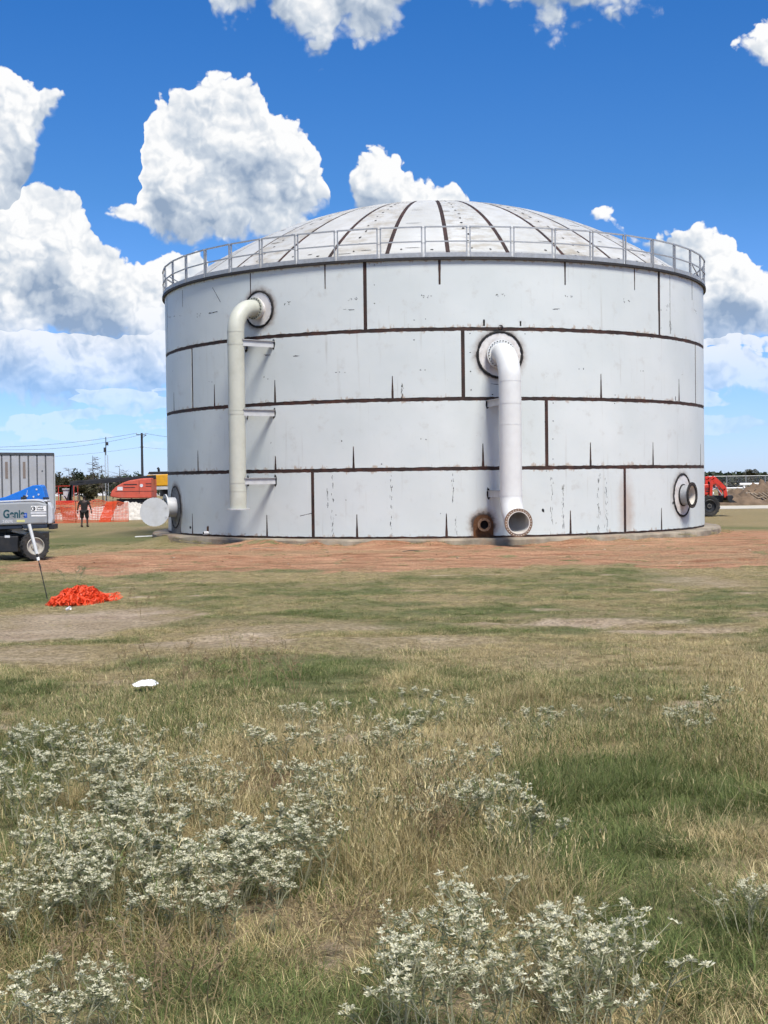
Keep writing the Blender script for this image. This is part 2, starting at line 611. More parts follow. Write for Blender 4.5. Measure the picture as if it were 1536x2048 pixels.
def shell(px, py, R=TR):
    """angle and height on the shell of what the photo shows at a pixel"""
    o = TINV @ Vector((0, 0, CAMZ))
    d = TINV.to_3x3() @ ray(px, py)
    a = d.x ** 2 + d.y ** 2
    b = 2 * (o.x * d.x + o.y * d.y)
    c = o.x ** 2 + o.y ** 2 - R * R
    q = b * b - 4 * a * c
    t = (-b - math.sqrt(max(q, 0))) / (2 * a)
    p = o + d * t
    return math.atan2(p.x, -p.y), p.z


# nozzles: angle, height
NA = (rad(-33.6), 8.65)
NB = (rad(11.9), 6.70)
NC = (rad(57.0), 1.60)
ND = (rad(-66.0), 1.33)
NE = (rad(8.6), 0.72)


def tank_paint(name, roof=False):
    m, T, p = material(name)
    tc = T.n('ShaderNodeTexCoord').outputs['Object']
    sp = T.n('ShaderNodeSeparateXYZ')
    T.put(sp.inputs[0], tc)
    x, y, z = sp.outputs
    th = T.math('ARCTAN2', x, T.math('MULTIPLY', y, -1))
    s = T.math('MULTIPLY', th, TR)
    cv = T.n('ShaderNodeCombineXYZ')
    T.put(cv.inputs[0], s)
    if roof:
        T.put(cv.inputs[1], T.math('MULTIPLY', z, 2.0))
    else:
        T.put(cv.inputs[1], z)
    sz = cv.outputs[0]
    oi = T.n('ShaderNodeObjectInfo')
    big = T.noise(sz, .35, 4.0, .5)
    base = T.mix(T.lin(big, .35, .65), (.535, .572, .565) if not roof else (.43, .425, .40), (.60, .63, .62) if not roof else (.51, .505, .485))
    # each plate a touch different
    base = T.mix(T.math('MULTIPLY', oi.outputs['Random'], .35), base, (.505, .54, .535))
    # runs of dirty water
    st = T.noise(T.mapping(sz, scale=(5.5, .22, 1)), 1.0, 6.0, .62)
    stm = T.math('MULTIPLY', T.smooth(st, .56, .74), T.smooth(T.noise(sz, .5, 3.0), .42, .62))
    base = T.mix(T.math('MULTIPLY', stm, .46 if not roof else .5), base, (.34, .32, .28))
    # scuffs and smudges
    sm = T.noise(sz, 1.6, 8.0, .68)
    base = T.mix(T.math('MULTIPLY', T.smooth(sm, .55, .74), .34 if not roof else .5), base, (.36, .33, .29))
    if roof:
        d2 = T.noise(T.mapping(sz, scale=(1, 2.2, 1), loc=(3, 9, 0)), 1.1, 8.0, .7)
        sepc = T.n('ShaderNodeSeparateColor')
        T.put(sepc.inputs[0], oi.outputs['Color'])
        base = T.mix(T.math('MULTIPLY', T.smooth(d2, .40, .66), T.math('MULTIPLY', sepc.outputs[0], .95)), base, (.31, .275, .215))
        sc = T.noise(T.mapping(sz, scale=(1.0, 7.0, 1), loc=(1, 2, 0)), 1.3, 6.0, .7)
        base = T.mix(T.math('MULTIPLY', T.smooth(sc, .62, .78), .6), base, (.16, .135, .11))
        black = T.noise(T.mapping(sz, loc=(8, 1, 0)), 5.0, 5.0, .75)
        base = T.mix(T.math('MULTIPLY', T.smooth(black, .74, .82), .5), base, (.07, .065, .06))
    else:
        t = T.math('MULTIPLY', T.math('FRACT', T.math('DIVIDE', T.math('SUBTRACT', z, TZ0), CH)), CH)
        edge = T.math('MINIMUM', t, T.math('MULTIPLY', T.math('SUBTRACT', CH, t), 1.3))
        rn = T.noise(T.mapping(sz, scale=(2.2, .9, 1)), 1.8, 7.0, .7)
        reach = T.lin(rn, .5, .74, .05, .42)
        rust = T.math('SUBTRACT', 1.0, T.smooth(T.math('DIVIDE', edge, reach), .35, 1.0))
        base = T.mix(T.math('MULTIPLY', rust, .7), base, (.33, .225, .15))
        # warm halo burnt round the nozzle welds
        for (a, h), rr, amt in ((NA, .66, .7), (NB, .81, .65), (NC, .82, .5), (NE, .38, .9), ((rad(-66), 1.3), .9, .8)):
            c = cyl(a, TR, h)
            ds = T.vmath('LENGTH', T.vmath('SUBTRACT', tc, tuple(c)), out=1)
            ds = T.math('ADD', ds, T.math('MULTIPLY', T.math('SUBTRACT', T.noise(sz, 4.0, 5.0, .65), .5), .32))
            base = T.mix(T.math('MULTIPLY', T.smooth(ds, rr + .30, rr - .02), amt), base, (.25, .19, .15))
            base = T.mix(T.math('MULTIPLY', T.smooth(ds, rr + .12, rr - .02), amt), base, (.05, .04, .035))
        # rusty bleed beside the low right seam
        c = cyl(rad(37.9), TR, 1.2)
        dv = T.vmath('MULTIPLY', T.vmath('SUBTRACT', tc, tuple(c)), (1, 1, .32))
        ds = T.math('ADD', T.vmath('LENGTH', dv, out=1), T.math('MULTIPLY', T.math('SUBTRACT', T.noise(sz, 2.0, 5.0, .65), .5), .5))
        base = T.mix(T.math('MULTIPLY', T.smooth(ds, .62, .05), .55), base, (.32, .20, .13))
    # tiny specks
    spk = T.noise(sz, 26.0, 2.0, .5)
    base = T.mix(T.math('MULTIPLY', T.smooth(spk, .74, .78), .6), base, (.09, .07, .06))
    T.put(p.inputs['Base Color'], base)
    p.inputs['Roughness'].default_value = .42
    p.inputs['Specular IOR Level'].default_value = .35
    bn = T.n('ShaderNodeBump')
    bn.inputs['Strength'].default_value = .45
    bn.inputs['Distance'].default_value = .045
    T.put(bn.inputs['Height'], T.noise(sz, .7, 3.0, .5))
    T.put(p.inputs['Normal'], bn.outputs[0])
    return m


M['tank'] = tank_paint('tank_paint')
M['roof'] = tank_paint('roof_paint', True)


def curved(mb, th0, th1, z0, z1, r0, r1, n, rag=.0):
    """a plate bent to the shell: outer face at r1, edges down to r0"""
    vs, fs = [], []
    for i in range(n + 1):
        t = th0 + (th1 - th0) * i / n
        a, b = z0 + rag * random.uniform(-1, 1), z1 + rag * random.uniform(-1, 1)
        vs += [cyl(t, r1, a), cyl(t, r1, b), cyl(t, r0, a), cyl(t, r0, b)]
    for i in range(n):
        a, b = 4 * i, 4 * i + 4
        fs += [(a, b, b + 1, a + 1), (a + 2, b + 2, b, a), (a + 1, b + 1, b + 3, a + 3)]
    fs += [(0, 1, 3, 2), (4 * n, 4 * n + 2, 4 * n + 3, 4 * n + 1)]
    mb.add(vs, fs)


# bare steel behind the plates: it shows in the seams
mb = MB()
mb.lathe([(TR - .012, TZ0), (TR - .012, TZ1)], (0, 0, 0), (0, 0, 1), 180)
mb.build('bare_shell', M['seam'], tank, smooth=40)
VS = [rad(-22.4), rad(20.5), rad(5.3), rad(-11.9)]
HG = .066
for c in range(4):
    z0 = TZ0 + c * CH + (HG if c else .075)
    z1 = TZ0 + (c + 1) * CH - (HG if c < 3 else .01)
    for k in range(6):
        gap = HG / TR
        a0 = VS[c] + k * math.pi / 3 + gap
        a1 = VS[c] + (k + 1) * math.pi / 3 - gap
        mb = MB()
        curved(mb, a0, a1, z0, z1, TR - .014, TR, 90, .011)
        mb.build('shell_plate', M['tank'], tank, smooth=40)

# rim under the roof
mb = MB()
mb.lathe([(TR - .02, TZ1 - .03), (TR + .11, TZ1 - .03), (TR + .11, TZ1 + .06), (TR - .3, TZ1 + .06)], (0, 0, 0), (0, 0, 1), 180)
mb.build('rim_angle', M['lip'], tank, smooth=30)

# domed roof: 32 gores over a dark core
RISE = 3.95
RR = TR - .12
RS = (RR * RR + RISE * RISE) / (2 * RISE)
ZC = TZ1 + .05 + RISE - RS
PH = math.asin(RR / RS)


def dome(th, ph, off=0.0):
    r = (RS + off) * math.sin(ph)
    return Vector((r * math.sin(th), -r * math.cos(th), ZC + (RS + off) * math.cos(ph)))


mb = MB()
mb.lathe([((RS - .015) * math.sin(PH * i / 24 + 1e-4), ZC + (RS - .015) * math.cos(PH * i / 24)) for i in range(25)], (0, 0, 0), (0, 0, 1), 128)
mb.build('roof_core', M['seam'], tank, smooth=40)
p0 = .05
for k in range(32):
    thc = rad(3.0 + 5.625 + 11.25 * k)
    half = rad(5.625)
    vs, fs = [], []
    N, Wd = 20, 4
    for i in range(N + 1):
        ph = p0 + (PH - p0) * i / N
        r = RS * math.sin(ph)
        g = min(.075 / r, half * .4)
        for j in range(Wd + 1):
            t = thc + (half - g) * (-1 + 2 * j / Wd)
            vs.append(dome(t, ph))
    nv = len(vs)
    for i in range(N):
        for j in range(Wd):
            a = i * (Wd + 1) + j
            fs.append((a, a + 1, a + Wd + 2, a + Wd + 1))
    for i in range(N + 1):                                # edges down to the core
        for j in (0, Wd):
            p = Vector(vs[i * (Wd + 1) + j])
            vs.append(p - (p - Vector((0, 0, ZC))).normalized() * .02)
    for i in range(N):
        for j, jj in ((0, 0), (Wd, 1)):
            a, b = i * (Wd + 1) + j, (i + 1) * (Wd + 1) + j
            c, d = nv + 2 * i + jj, nv + 2 * (i + 1) + jj
            fs.append((a, b, d, c))
    mb = MB().add(vs, fs)
    o = mb.build('roof_panel', M['roof'], tank, smooth=40)
    v = random.uniform(.75, 1.0) if k % 2 == 0 else random.uniform(.15, .4)
    o.color = (v, v, v, 1)
mb = MB()
mb.lathe([(.001, ZC + RS + .03)] + [((RS + .02) * math.sin(q), ZC + (RS + .02) * math.cos(q)) for q in (.02, .04, p0 + .02)], (0, 0, 0), (0, 0, 1), 48)
mb.build('roof_cap', M['roof'], tank, smooth=40)

# guardrail: 46 bays of angle posts, two rails and a toe board
GRR = TR + .07
gz = TZ1 + .06
NB_ = 46
pa = [rad(-1.4) + k * 2 * math.pi / NB_ for k in range(NB_)]
mb = MB()
for k in range(NB_):
    a, b = pa[k], pa[(k + 1) % NB_]
    da = .06 / GRR
    for h, w in ((1.06, .05), (.55, .042)):
        mb.bar(cyl(a + da, GRR, gz + h), cyl(b - da, GRR, gz + h), w, w)
    mb.bar(cyl(a - da, GRR, gz + 1.03), cyl(a + da, GRR, gz + 1.03), .03, .02)
    mb.bar(cyl(a - da, GRR, gz + .5), cyl(a + da, GRR, gz + .5), .03, .02)
grail = mb.build('guardrail', M['galv'], tank)
for k in range(NB_):
    a, b = pa[k], pa[(k + 1) % NB_]
    da = .06 / GRR
    mb = MB()
    mb.bar(cyl(a + da, GRR + .012, gz + .085), cyl(b - da, GRR + .012, gz + .085), .012, .15)
    mb.build('toe_board', M['galv'], grail)
    for s in (-1, 1):
        mb = MB()
        t = a + s * da
        mb.bar(cyl(t, GRR, gz), cyl(t, GRR, gz + 1.09), .05, .012, up=cyl(t, 1, 0))
        mb.bar(cyl(t, GRR - .025, gz), cyl(t, GRR - .025, gz + 1.09), .012, .05, up=cyl(t, 1, 0))
        mb.build('post', M['galv'], grail)
# knee braces at the ends of the walkway section
for t0, s in ((rad(-66.5), 1), (rad(62.6), 1)):
    mb = MB()
    mb.bar(cyl(t0, GRR - .02, gz + .5), cyl(t0 + s * rad(6.4), GRR - .02, gz + .12), .035, .035)
    mb.build('brace', M['galv'], grail)


# ---- bare strips standing on the seams (where erection gear was ground off)
def strip(px, y0, y1, w0, w1, mat='seam', name='ground_strip'):
    t0, za = shell(px, y0)
    t1, zb = shell(px, y1)
    t = .5 * (t0 + t1)
    r = TR + .004
    mb = MB()
    vs, fs = [], []
    n = 6
    for i in range(n + 1):
        f = i / n
        w = (w0 + (w1 - w0) * f) * .5 * (1 + .12 * random.uniform(-1, 1))
        z = za + (zb - za) * f
        vs += [cyl(t - w / TR, r, z), cyl(t + w / TR, r, z), cyl(t - w / TR, r - .006, z), cyl(t + w / TR, r - .006, z)]
    for i in range(n):
        a, b = 4 * i, 4 * i + 4
        fs += [(a, a + 1, b + 1, b), (a, b, b + 2, a + 2), (a + 1, a + 3, b + 3, b + 1)]
    fs += [(0, 2, 3, 1), (4 * n, 4 * n + 1, 4 * n + 3, 4 * n + 2)]
    mb.add(vs, fs)
    return mb.build(name, M[mat], tank)


for px, y0, y1, w in ((650, 524, 578, .05), (879, 520, 569, .10), (1130, 524, 570, .07), (1269, 534, 580, .055), (1384, 562, 600, .05),
                      (501, 546, 590, .045), (365, 580, 614, .03), (1340, 548, 668, .02), (1316, 545, 622, .018)):
    strip(px, y0, y1, w, w * .72)
for px, y0, y1 in ((348, 785, 826), (429, 769, 815), (550, 760, 807), (785, 752, 801), (1202, 748, 796), (1358, 758, 802),
                   (396, 901, 944), (551, 912, 941), (707, 893, 939), (966, 887, 936), (1181, 885, 932), (1306, 885, 931), (1401, 888, 931),
                   (385, 1027, 1069), (534, 1030, 1074), (714, 1029, 1075), (893, 1027, 1074), (1141, 1021, 1067), (1323, 1016, 1059)):
    strip(px, y0, y1, .028, .095)
for px, y0, y1, w in ((968, 639, 652, .07), (1041, 642, 652, .06), (1351, 793, 801, .04)):
    strip(px, y0, y1, w, w, 'soot')


# ---- chalk and marker scribbles, grinder nicks, drip marks: thin marks on the paint, kept as one part
def blot(mb, t, z, w, h, rough=.3, n=7):
    r = TR + .003
    c = []
    for k in range(n):
        a = 2 * math.pi * k / n
        q = 1 + random.uniform(-rough, rough)
        c.append(cyl(t + w / 2 * q * math.cos(a) / TR, r, z + h / 2 * q * math.sin(a)))
    mb.add(c, [tuple(range(n))])


def stroke(mb, t, z, dx, dz, w):
    r = TR + .003
    L = math.hypot(dx, dz) or 1
    nx, nz = -dz / L * w / 2, dx / L * w / 2
    mb.add([cyl(t + (a * dx + s * nx) / TR, r, z + a * dz + s * nz) for a, s in ((0, 1), (0, -1), (1, -1), (1, 1))], [(0, 1, 2, 3)])


marks = MB()
for px, py in ((572, 607), (706, 598), (852, 592), (1001, 590), (1137, 593), (1252, 601), (1337, 611), (397, 631), (1391, 624), (1006, 672)):
    t, z = shell(px, py)
    for k in range(2):
        tt = t + (-.10 + .20 * k) / TR
        for q in range(4):
            stroke(marks, tt + random.uniform(-.06, .06) / TR, z + random.uniform(-.06, .06), random.uniform(-.055, .055), random.uniform(-.05, .05), .018)
for px, py in ((679, 744), (672, 745), (690, 745), (841, 740), (850, 740), (838, 801), (1158, 738), (1167, 738), (1281, 742), (1286, 742), (1364, 749),
               (683, 882), (842, 878), (852, 879), (542, 886), (828, 680), (828, 640), (851, 638), (731, 530), (749, 530), (732, 570), (749, 570), (732, 607), (749, 607), (733, 645),
               (924, 667), (940, 667), (924, 706), (940, 705), (924, 743), (941, 743), (925, 782), (942, 780), (1090, 806), (1090, 844), (1091, 900), (1093, 942), (1106, 806), (1106, 842), (1106, 878), (1106, 918),
               (1322, 620), (1333, 620), (1322, 656), (1301, 677), (1352, 684), (1229, 807), (1230, 790), (763, 928), (881, 1027), (1346, 1006), (1086, 1021), (1112, 1046),
               (536, 758), (528, 754), (424, 764), (418, 763), (356, 772), (381, 1055), (490, 1068), (692, 1000), (672, 1030), (1050, 668), (985, 789), (985, 806)):
    t, z = shell(px, py)
    big = (px, py) in ((1086, 1021), (381, 1055), (1346, 1006))
    blot(marks, t, z, random.uniform(.03, .06) * (3.0 if big else 1), random.uniform(.025, .05) * (3.0 if big else 1))
for px, y0, y1, den in ((782, 946, 1072, 26), (906, 946, 1000, 16), (912, 1028, 1068, 10), (1197, 945, 1056, 34), (1213, 945, 1060, 30), (1126, 965, 1050, 30), (1103, 953, 1064, 22),
                        (665, 950, 1070, 26), (655, 970, 1010, 10), (804, 764, 796, 26), (1340, 640, 670, 14)):
    for q in range(den):
        py = y0 + (y1 - y0) * random.random()
        t, z = shell(px + random.gauss(0, 1.3), py)
        stroke(marks, t, z, random.uniform(-.012, .012), -random.uniform(.03, .16), random.uniform(.005, .015))
for px, py, L in ((352, 632, 22), (340, 634, 12), (432, 625, 18), (420, 627, 14), (695, 620, 18), (1105, 618, 14), (588, 712, 10), (532, 710, 9), (985, 768, 8)):
    for q in range(4):
        t, z = shell(px + random.uniform(-L / 2, L / 2), py + random.uniform(-1, 1))
        stroke(marks, t, z, random.uniform(.08, .22), random.uniform(-.02, .02), random.uniform(.008, .02))
for a, b in (((425, 575), (441, 604)), ((345, 742), (384, 729)), ((600, 1032), (626, 1026))):
    t0, z0 = shell(*a)
    t1, z1 = shell(*b)
    stroke(marks, t0, z0, (t1 - t0) * TR, z1 - z0, .022)
tag(marks.build('marks', M['soot'], tank), kind='stuff')
# burn marks in a row down some roof panels, and lifting-lug scars round the eave
roofm = MB()


def rblot(th, ph, w, h):
    c = [dome(th + w / 2 * math.cos(a) * random.uniform(.6, 1.2) / (RS * math.sin(ph)), ph + h / 2 * math.sin(a) * random.uniform(.6, 1.2) / RS, .006) for a in [2 * math.pi * k / 7 for k in range(7)]]
    roofm.add(c, [tuple(range(7))])


for k in range(-5, 6):
    thc = rad(3.0 + 5.625 + 11.25 * k)
    for s in (-.55, .5):
        rblot(thc + rad(5.6) * s + rad(random.uniform(-.6, .6)), PH - random.uniform(.018, .04), random.uniform(.08, .2), random.uniform(.08, .16))
    if k % 2 == 0:
        for i in range(16):
            ph = PH - .04 - (PH - .15) * i / 16
            rblot(thc + rad(random.uniform(-.5, .5)) - rad(1.2), ph, random.uniform(.05, .13), random.uniform(.10, .22))
    for i in range(3):
        ph = random.uniform(.2, PH - .02)
        rblot(thc + rad(random.uniform(-4.6, 4.6)), ph, random.uniform(.2, .8), random.uniform(.03, .06))
tag(roofm.build('roof_scars', M['soot'], tank), kind='stuff')


# ---- nozzles
def pad_patch(mb, th, z, r0, r1, r, foot=None, n=56, thick=.016):
    """ring (r0..r1) bent on the shell; with foot the outline runs straight down to that height"""
    vs, fs = [], []
    for k in range(n):
        a = 2 * math.pi * k / n
        for q in (r0, r1):
            s, h = q * math.cos(a), q * math.sin(a)
            if foot is not None and q == r1 and h < 0:
                f = -h / r1
                s = math.copysign(r1, s) * min(1, (1 - f) * 6) if f > .84 else math.copysign(r1, s)
                h = -(z - foot) * min(1, f / .84)
            for rr in (r, r - thick):
                vs.append(cyl(th + s / TR, rr, z + h))
    for k in range(n):
        a, b = 4 * k, 4 * ((k + 1) % n)
        fs += [(a, a + 2, b + 2, b), (a + 2, a + 3, b + 3, b + 2), (a, b, b + 1, a + 1)]
    mb.add(vs, fs)


def weld(mb, th, z, r, w, foot=None):
    n = 72
    pts = []
    for k in range(n + 1):
        a = 2 * math.pi * k / n
        q = r * (1 + random.uniform(-.006, .010))
        pts.append(cyl(th + q * math.cos(a) / TR, TR + .004, z + q * math.sin(a)))
    mb.tube(pts, [w * random.uniform(.8, 1.25) for _ in pts], 6, caps=False)


def flange(parent, c, ax, ri, ro, h0, h1, mat, nb, bolt_r, bolt_mat, both=True, holes=False, bc=None):
    mb = MB()
    mb.ring(c, ax, ri, ro, h0, h1, 48)
    fl = mb.build('flange', mat, parent, smooth=30)
    a, u, w = frame_from(ax)
    bc = bc or (.5 * (ri + ro))
    for k in range(nb):
        t = 2 * math.pi * (k + .5) / nb
        p = Vector(c) + (u * math.cos(t) + w * math.sin(t)) * bc
        mb = MB()
        if holes:
            mb.disc(p, ax, bolt_r, h1 - .001, h1 + .004, 10)
            mb.build('bolt_hole', bolt_mat, fl)
        else:
            mb.disc(p, ax, bolt_r, h0 - (.04 if both else -.001), h1 + .04, 6)
            mb.build('bolt', bolt_mat, fl)
    return fl


def pipe_path(th, pts):
    return [cyl(th, TR + o, z) for o, z in pts]


def arc(oc, zc, r, a0, a1, n=14):
    return [(oc + r * math.cos(rad(a0 + (a1 - a0) * i / n)), zc + r * math.sin(rad(a0 + (a1 - a0) * i / n))) for i in range(n + 1)]


def bracket(parent, th, z, off, pr, span, mat, skew=0.0):
    """pair of arms from the shell to the pipe"""
    for s in (-1, 1):
        t = th + s * span / TR
        a = cyl(t, TR - .005, z)
        cpt = cyl(th, TR + off, z)
        tang = Vector((math.cos(th), math.sin(th), 0))
        b = cpt + tang * (s * pr * .93)
        mb = MB()
        mb.bar(a, b, .016, .22)
        mb.bar(Vector(a) + Vector((0, 0, .118)), b + Vector((0, 0, .118)), .13, .016)
        arm = mb.build('bracket_arm', mat, parent)
        mb = MB()
        mb.bar(Vector(a) + Vector((0, 0, .1285)), b + Vector((0, 0, .1285)), .12, .004)
        mb.build('scorched_edge', M['soot'], arm)
        mb = MB()
        n = 9
        vs = []
        for k in range(n):
            ang = 2 * math.pi * k / n
            vs.append(cyl(t + .075 * random.uniform(.6, 1.3) * math.cos(ang) / TR, TR + .0055, z + .02 + .22 * random.uniform(.75, 1.2) * math.sin(ang)))
        mb.add(vs, [tuple(range(n))])
        mb.build('burn_mark', M['soot'], arm)
    mb = MB()
    c = cyl(th, TR + off, z - .10)
    mb.ring(c, (0, 0, 1), pr + .001, pr + .007, .04, .16, 40)
    mb.build('pipe_band', parent.data.materials[0], parent, smooth=30)


# A: inlet riser on the left
th, z = NA
mb = MB()
pad_patch(mb, th, z, .2, .64, TR + .012)
pad = mb.build('reinforcing_pad', M['pad_white'], tank, smooth=30)
mb = MB()
weld(mb, th, z, .645, .042)
mb.build('weld_ring', M['soot'], pad, smooth=60)
PRA = .305
mb = MB()
mb.tube(pipe_path(th, [(-.02, z), (.26, z)]), PRA, 40, caps=False)
stub = mb.build('nozzle', M['pad_white'], tank, smooth=40)
flange(stub, cyl(th, TR, z), cyl(th, 1, 0), PRA, .41, .20, .25, M['pad_white'], 20, .022, M['black'], bc=.365)
mb = MB()
zb = 1.36
mb.tube(pipe_path(th, [(.256, z), (.36, z)] + arc(.38, z - .91, .91, 90, 0) + [(1.29, z - 2), (1.29, 4.5), (1.29, 3), (1.29, zb)]), PRA, 40, caps=False)
riser = mb.build('riser_pipe', M['pipe_green'], tank, smooth=40)
flange(riser, cyl(th, TR, z), cyl(th, 1, 0), PRA + .0005, .41, .255, .305, M['pipe_green'], 20, .022, M['black'], bc=.365)
mb = MB()
for hh in (z - .93, 4.9, 2.0):
    mb.ring(cyl(th, TR + 1.29, hh), (0, 0, 1), PRA, PRA + .006, -.012, .012, 40)
mb.build('girth_weld', M['pipe_green'], riser, smooth=30)
mb = MB()
mb.ring(cyl(th, TR + 1.29, zb), (0, 0, 1), .28, .415, -.035, .008, 40)
mb.build('end_flange', M['steel_grey'], riser, smooth=30)
for py in (688, 826, 962):
    zz = shell(563, py)[1]
    bracket(riser, th, zz, 1.29, PRA, .66, M['steel_grey'])

# B: outlet riser on the right, ending in an open flanged elbow
th, z = NB
mb = MB()
pad_patch(mb, th, z, .25, .79, TR + .012)
pad = mb.build('reinforcing_pad', M['pad_white'], tank, smooth=30)
mb = MB()
weld(mb, th, z, .80, .048)
mb.build('weld_ring', M['soot'], pad, smooth=60)
mb = MB()
mb.lathe([(.07, 0), (.1, .03), (.07, .06)], cyl(th + .02 / TR, TR + .02, z + .96), (0, 1, 0), 14)
mb.box(cyl(th - .13 / TR, TR + .01, z + .86), (.18, .05, .06))
mb.build('lifting_lug', M['soot'], pad)
PRB = .385
mb = MB()
mb.tube(pipe_path(th, [(-.02, z), (.2, z)]), PRB, 44, caps=False)
stub = mb.build('nozzle', M['pad_white'], tank, smooth=40)
flange(stub, cyl(th, TR, z), cyl(th, 1, 0), PRB, .52, .12, .18, M['pad_white'], 28, .02, M['black'], bc=.465)
zo = .84
mb = MB()
mb.tube(pipe_path(th, [(.185, z), (.29, z)] + arc(.30, z - 1.0, 1.0, 90, 0) + [(1.3, z - 2), (1.3, 3.5), (1.3, 2.2)] + arc(2.23, zo + .93, .93, 180, 270)), PRB, 44, caps=False)
riser = mb.build('outlet_pipe', M['pipe_white'], tank, smooth=40)
mb = MB()
mb.tube(pipe_path(th, arc(2.23, zo + .93, .93, 200, 270) + [(2.262, zo)]), PRB - .014, 44, caps=False)
mb.build('lining', M['inside'], riser, smooth=40)
flange(riser, cyl(th, TR, z), cyl(th, 1, 0), PRB + .0005, .52, .185, .235, M['pipe_white'], 28, .02, M['black'], bc=.465)
flange(riser, cyl(th, TR, zo), cyl(th, 1, 0), PRB - .013, .485, 2.21, 2.26, M['rust_flange'], 30, .017, M['inside'], holes=True, bc=.435)
mb = MB()
mb.ring(cyl(th, TR, zo), cyl(th, 1, 0), PRB - .022, PRB + .006, 2.25, 2.272, 44)
mb.build('pale_lip', M['inside'], riser, smooth=30)
mb = MB()
for hh in (z - 1.02, 4.2, zo + .95):
    mb.ring(cyl(th, TR + 1.3, hh), (0, 0, 1), PRB, PRB + .006, -.012, .012, 40)
mb.build('girth_weld', M['pipe_white'], riser, smooth=30)
for py in (808, 988):
    zz = shell(980, py)[1]
    bracket(riser, th, zz, 1.3, PRB, .47, M['steel_grey'])

# C: open manway nozzle low on the right
th, z = NC
mb = MB()
pad_patch(mb, th, z, .25, .80, TR + .012)
pad = mb.build('reinforcing_pad', M['pad_white'], tank, smooth=30)
mb = MB()
weld(mb, th, z, .81, .042)
mb.build('weld_ring', M['soot'], pad, smooth=60)
mb = MB()
mb.tube(pipe_path(th, [(-.02, z), (.40, z)]), .39, 40, caps=False)
stub = mb.build('nozzle', M['galv'], tank, smooth=40)
mb = MB()
mb.ring(cyl(th, TR + .02, z), cyl(th, 1, 0), .385, .43, -.01, .03, 40)
mb.build('weld_ring', M['soot'], stub, smooth=40)
mb = MB()
mb.tube(pipe_path(th, [(-.6, z), (.405, z)]), .375, 40, caps=False)
mb.disc(cyl(th, TR, z), cyl(th, 1, 0), .38, -.59, -.58, 32)
mb.build('lining', M['inside'], stub, smooth=40)
flange(stub, cyl(th, TR, z), cyl(th, 1, 0), .374, .50, .36, .41, M['soot'], 20, .016, M['rust_flange'], holes=True, bc=.45)

# D: manway low on the left with its round cover swung open
th, z = ND
mb = MB()
pad_patch(mb, th, z, .3, .82, TR + .012, foot=TZ0 + .02)
pad = mb.build('reinforcing_pad', M['pad_soot'], tank, smooth=30)
mb = MB()
weld(mb, th, z, .83, .03)
mb.build('weld_ring', M['soot'], pad, smooth=60)
mb = MB()
mb.tube(pipe_path(th, [(-.02, z), (.42, z)]), .40, 40, caps=False)
stub = mb.build('nozzle', M['steel_grey'], tank, smooth=40)
mb = MB()
mb.tube(pipe_path(th, [(-.6, z), (.425, z)]), .385, 40, caps=False)
mb.disc(cyl(th, TR, z), cyl(th, 1, 0), .39, -.59, -.58, 32)
mb.build('lining', M['steel_grey'], stub, smooth=40)
flange(stub, cyl(th, TR, z), cyl(th, 1, 0), .384, .53, .38, .43, M['steel_grey'], 24, .016, M['soot'], holes=True, bc=.49)
cc = TINV @ at_y(309, 1024, 53.6)
ax = (TINV.to_3x3() @ Vector((.12, -.99, .0))).normalized()
mb = MB()
n = 96
prof = []
vs, fs = [], []
a_, u_, w_ = frame_from(ax)
for hh in (-.02, .02):
    for k in range(n):
        t = 2 * math.pi * k / n
        q = .565 + (.006 if k % 3 else -.006)
        vs.append(cc + a_ * hh + (u_ * math.cos(t) + w_ * math.sin(t)) * q)
fs = [tuple(range(n)), tuple(range(2 * n - 1, n - 1, -1))] + [(k, (k + 1) % n, (k + 1) % n + n, k + n) for k in range(n)]
mb.add(vs, fs)
cov = mb.build('manway_cover', M['steel_grey'], tank, smooth=30)
mb = MB()
h1 = cyl(th - .05, TR + .40, z)
for dz in (.18, -.18):
    mb.bar(cc + Vector((.45, .03, dz)), Vector((h1.x, h1.y, cc.z + dz)), .05, .06)
mb.build('hinge', M['steel_grey'], cov)

# E: small rusty drain nozzle
th, z = NE
mb = MB()
pad_patch(mb, th, z, .1, .36, TR + .014, foot=TZ0 - .005)
pad = mb.build('reinforcing_pad', M['rust'], tank, smooth=30)
mb = MB()
mb.tube(pipe_path(th, [(0, z), (.22, z)]), .165, 28, caps=False)
mb.disc(cyl(th, TR, z), cyl(th, 1, 0), .16, .02, .03, 24)
stub = mb.build('nozzle', M['hole'], tank, smooth=40)
flange(stub, cyl(th, TR, z), cyl(th, 1, 0), .15, .235, .17, .215, M['rust_flange'], 8, .016, M['rust'], holes=True, bc=.2)
# F: small capped coupling by the foot
t, z = shell(416, 1066)
mb = MB()
mb.tube([cyl(t, TR, z), cyl(t, TR + .2, z)], .07, 16)
cp = mb.build('coupling', M['white_paint'], tank, smooth=40)
mb = MB()
mb.disc(cyl(t, TR, z), cyl(t, 1, 0), .05, .2, .205, 16)
mb.build('bore', M['hole'], cp)
mb = MB()
r_ = [cyl(t + .10 * random.uniform(.7, 1.2) * math.cos(a) / TR, TR + .0045, z + .1 + .22 * random.uniform(.7, 1.2) * math.sin(a)) for a in [2 * math.pi * k / 11 for k in range(11)]]
mb.add(r_, [tuple(range(11))])
mb.build('rust_stain', M['rust'], cp)

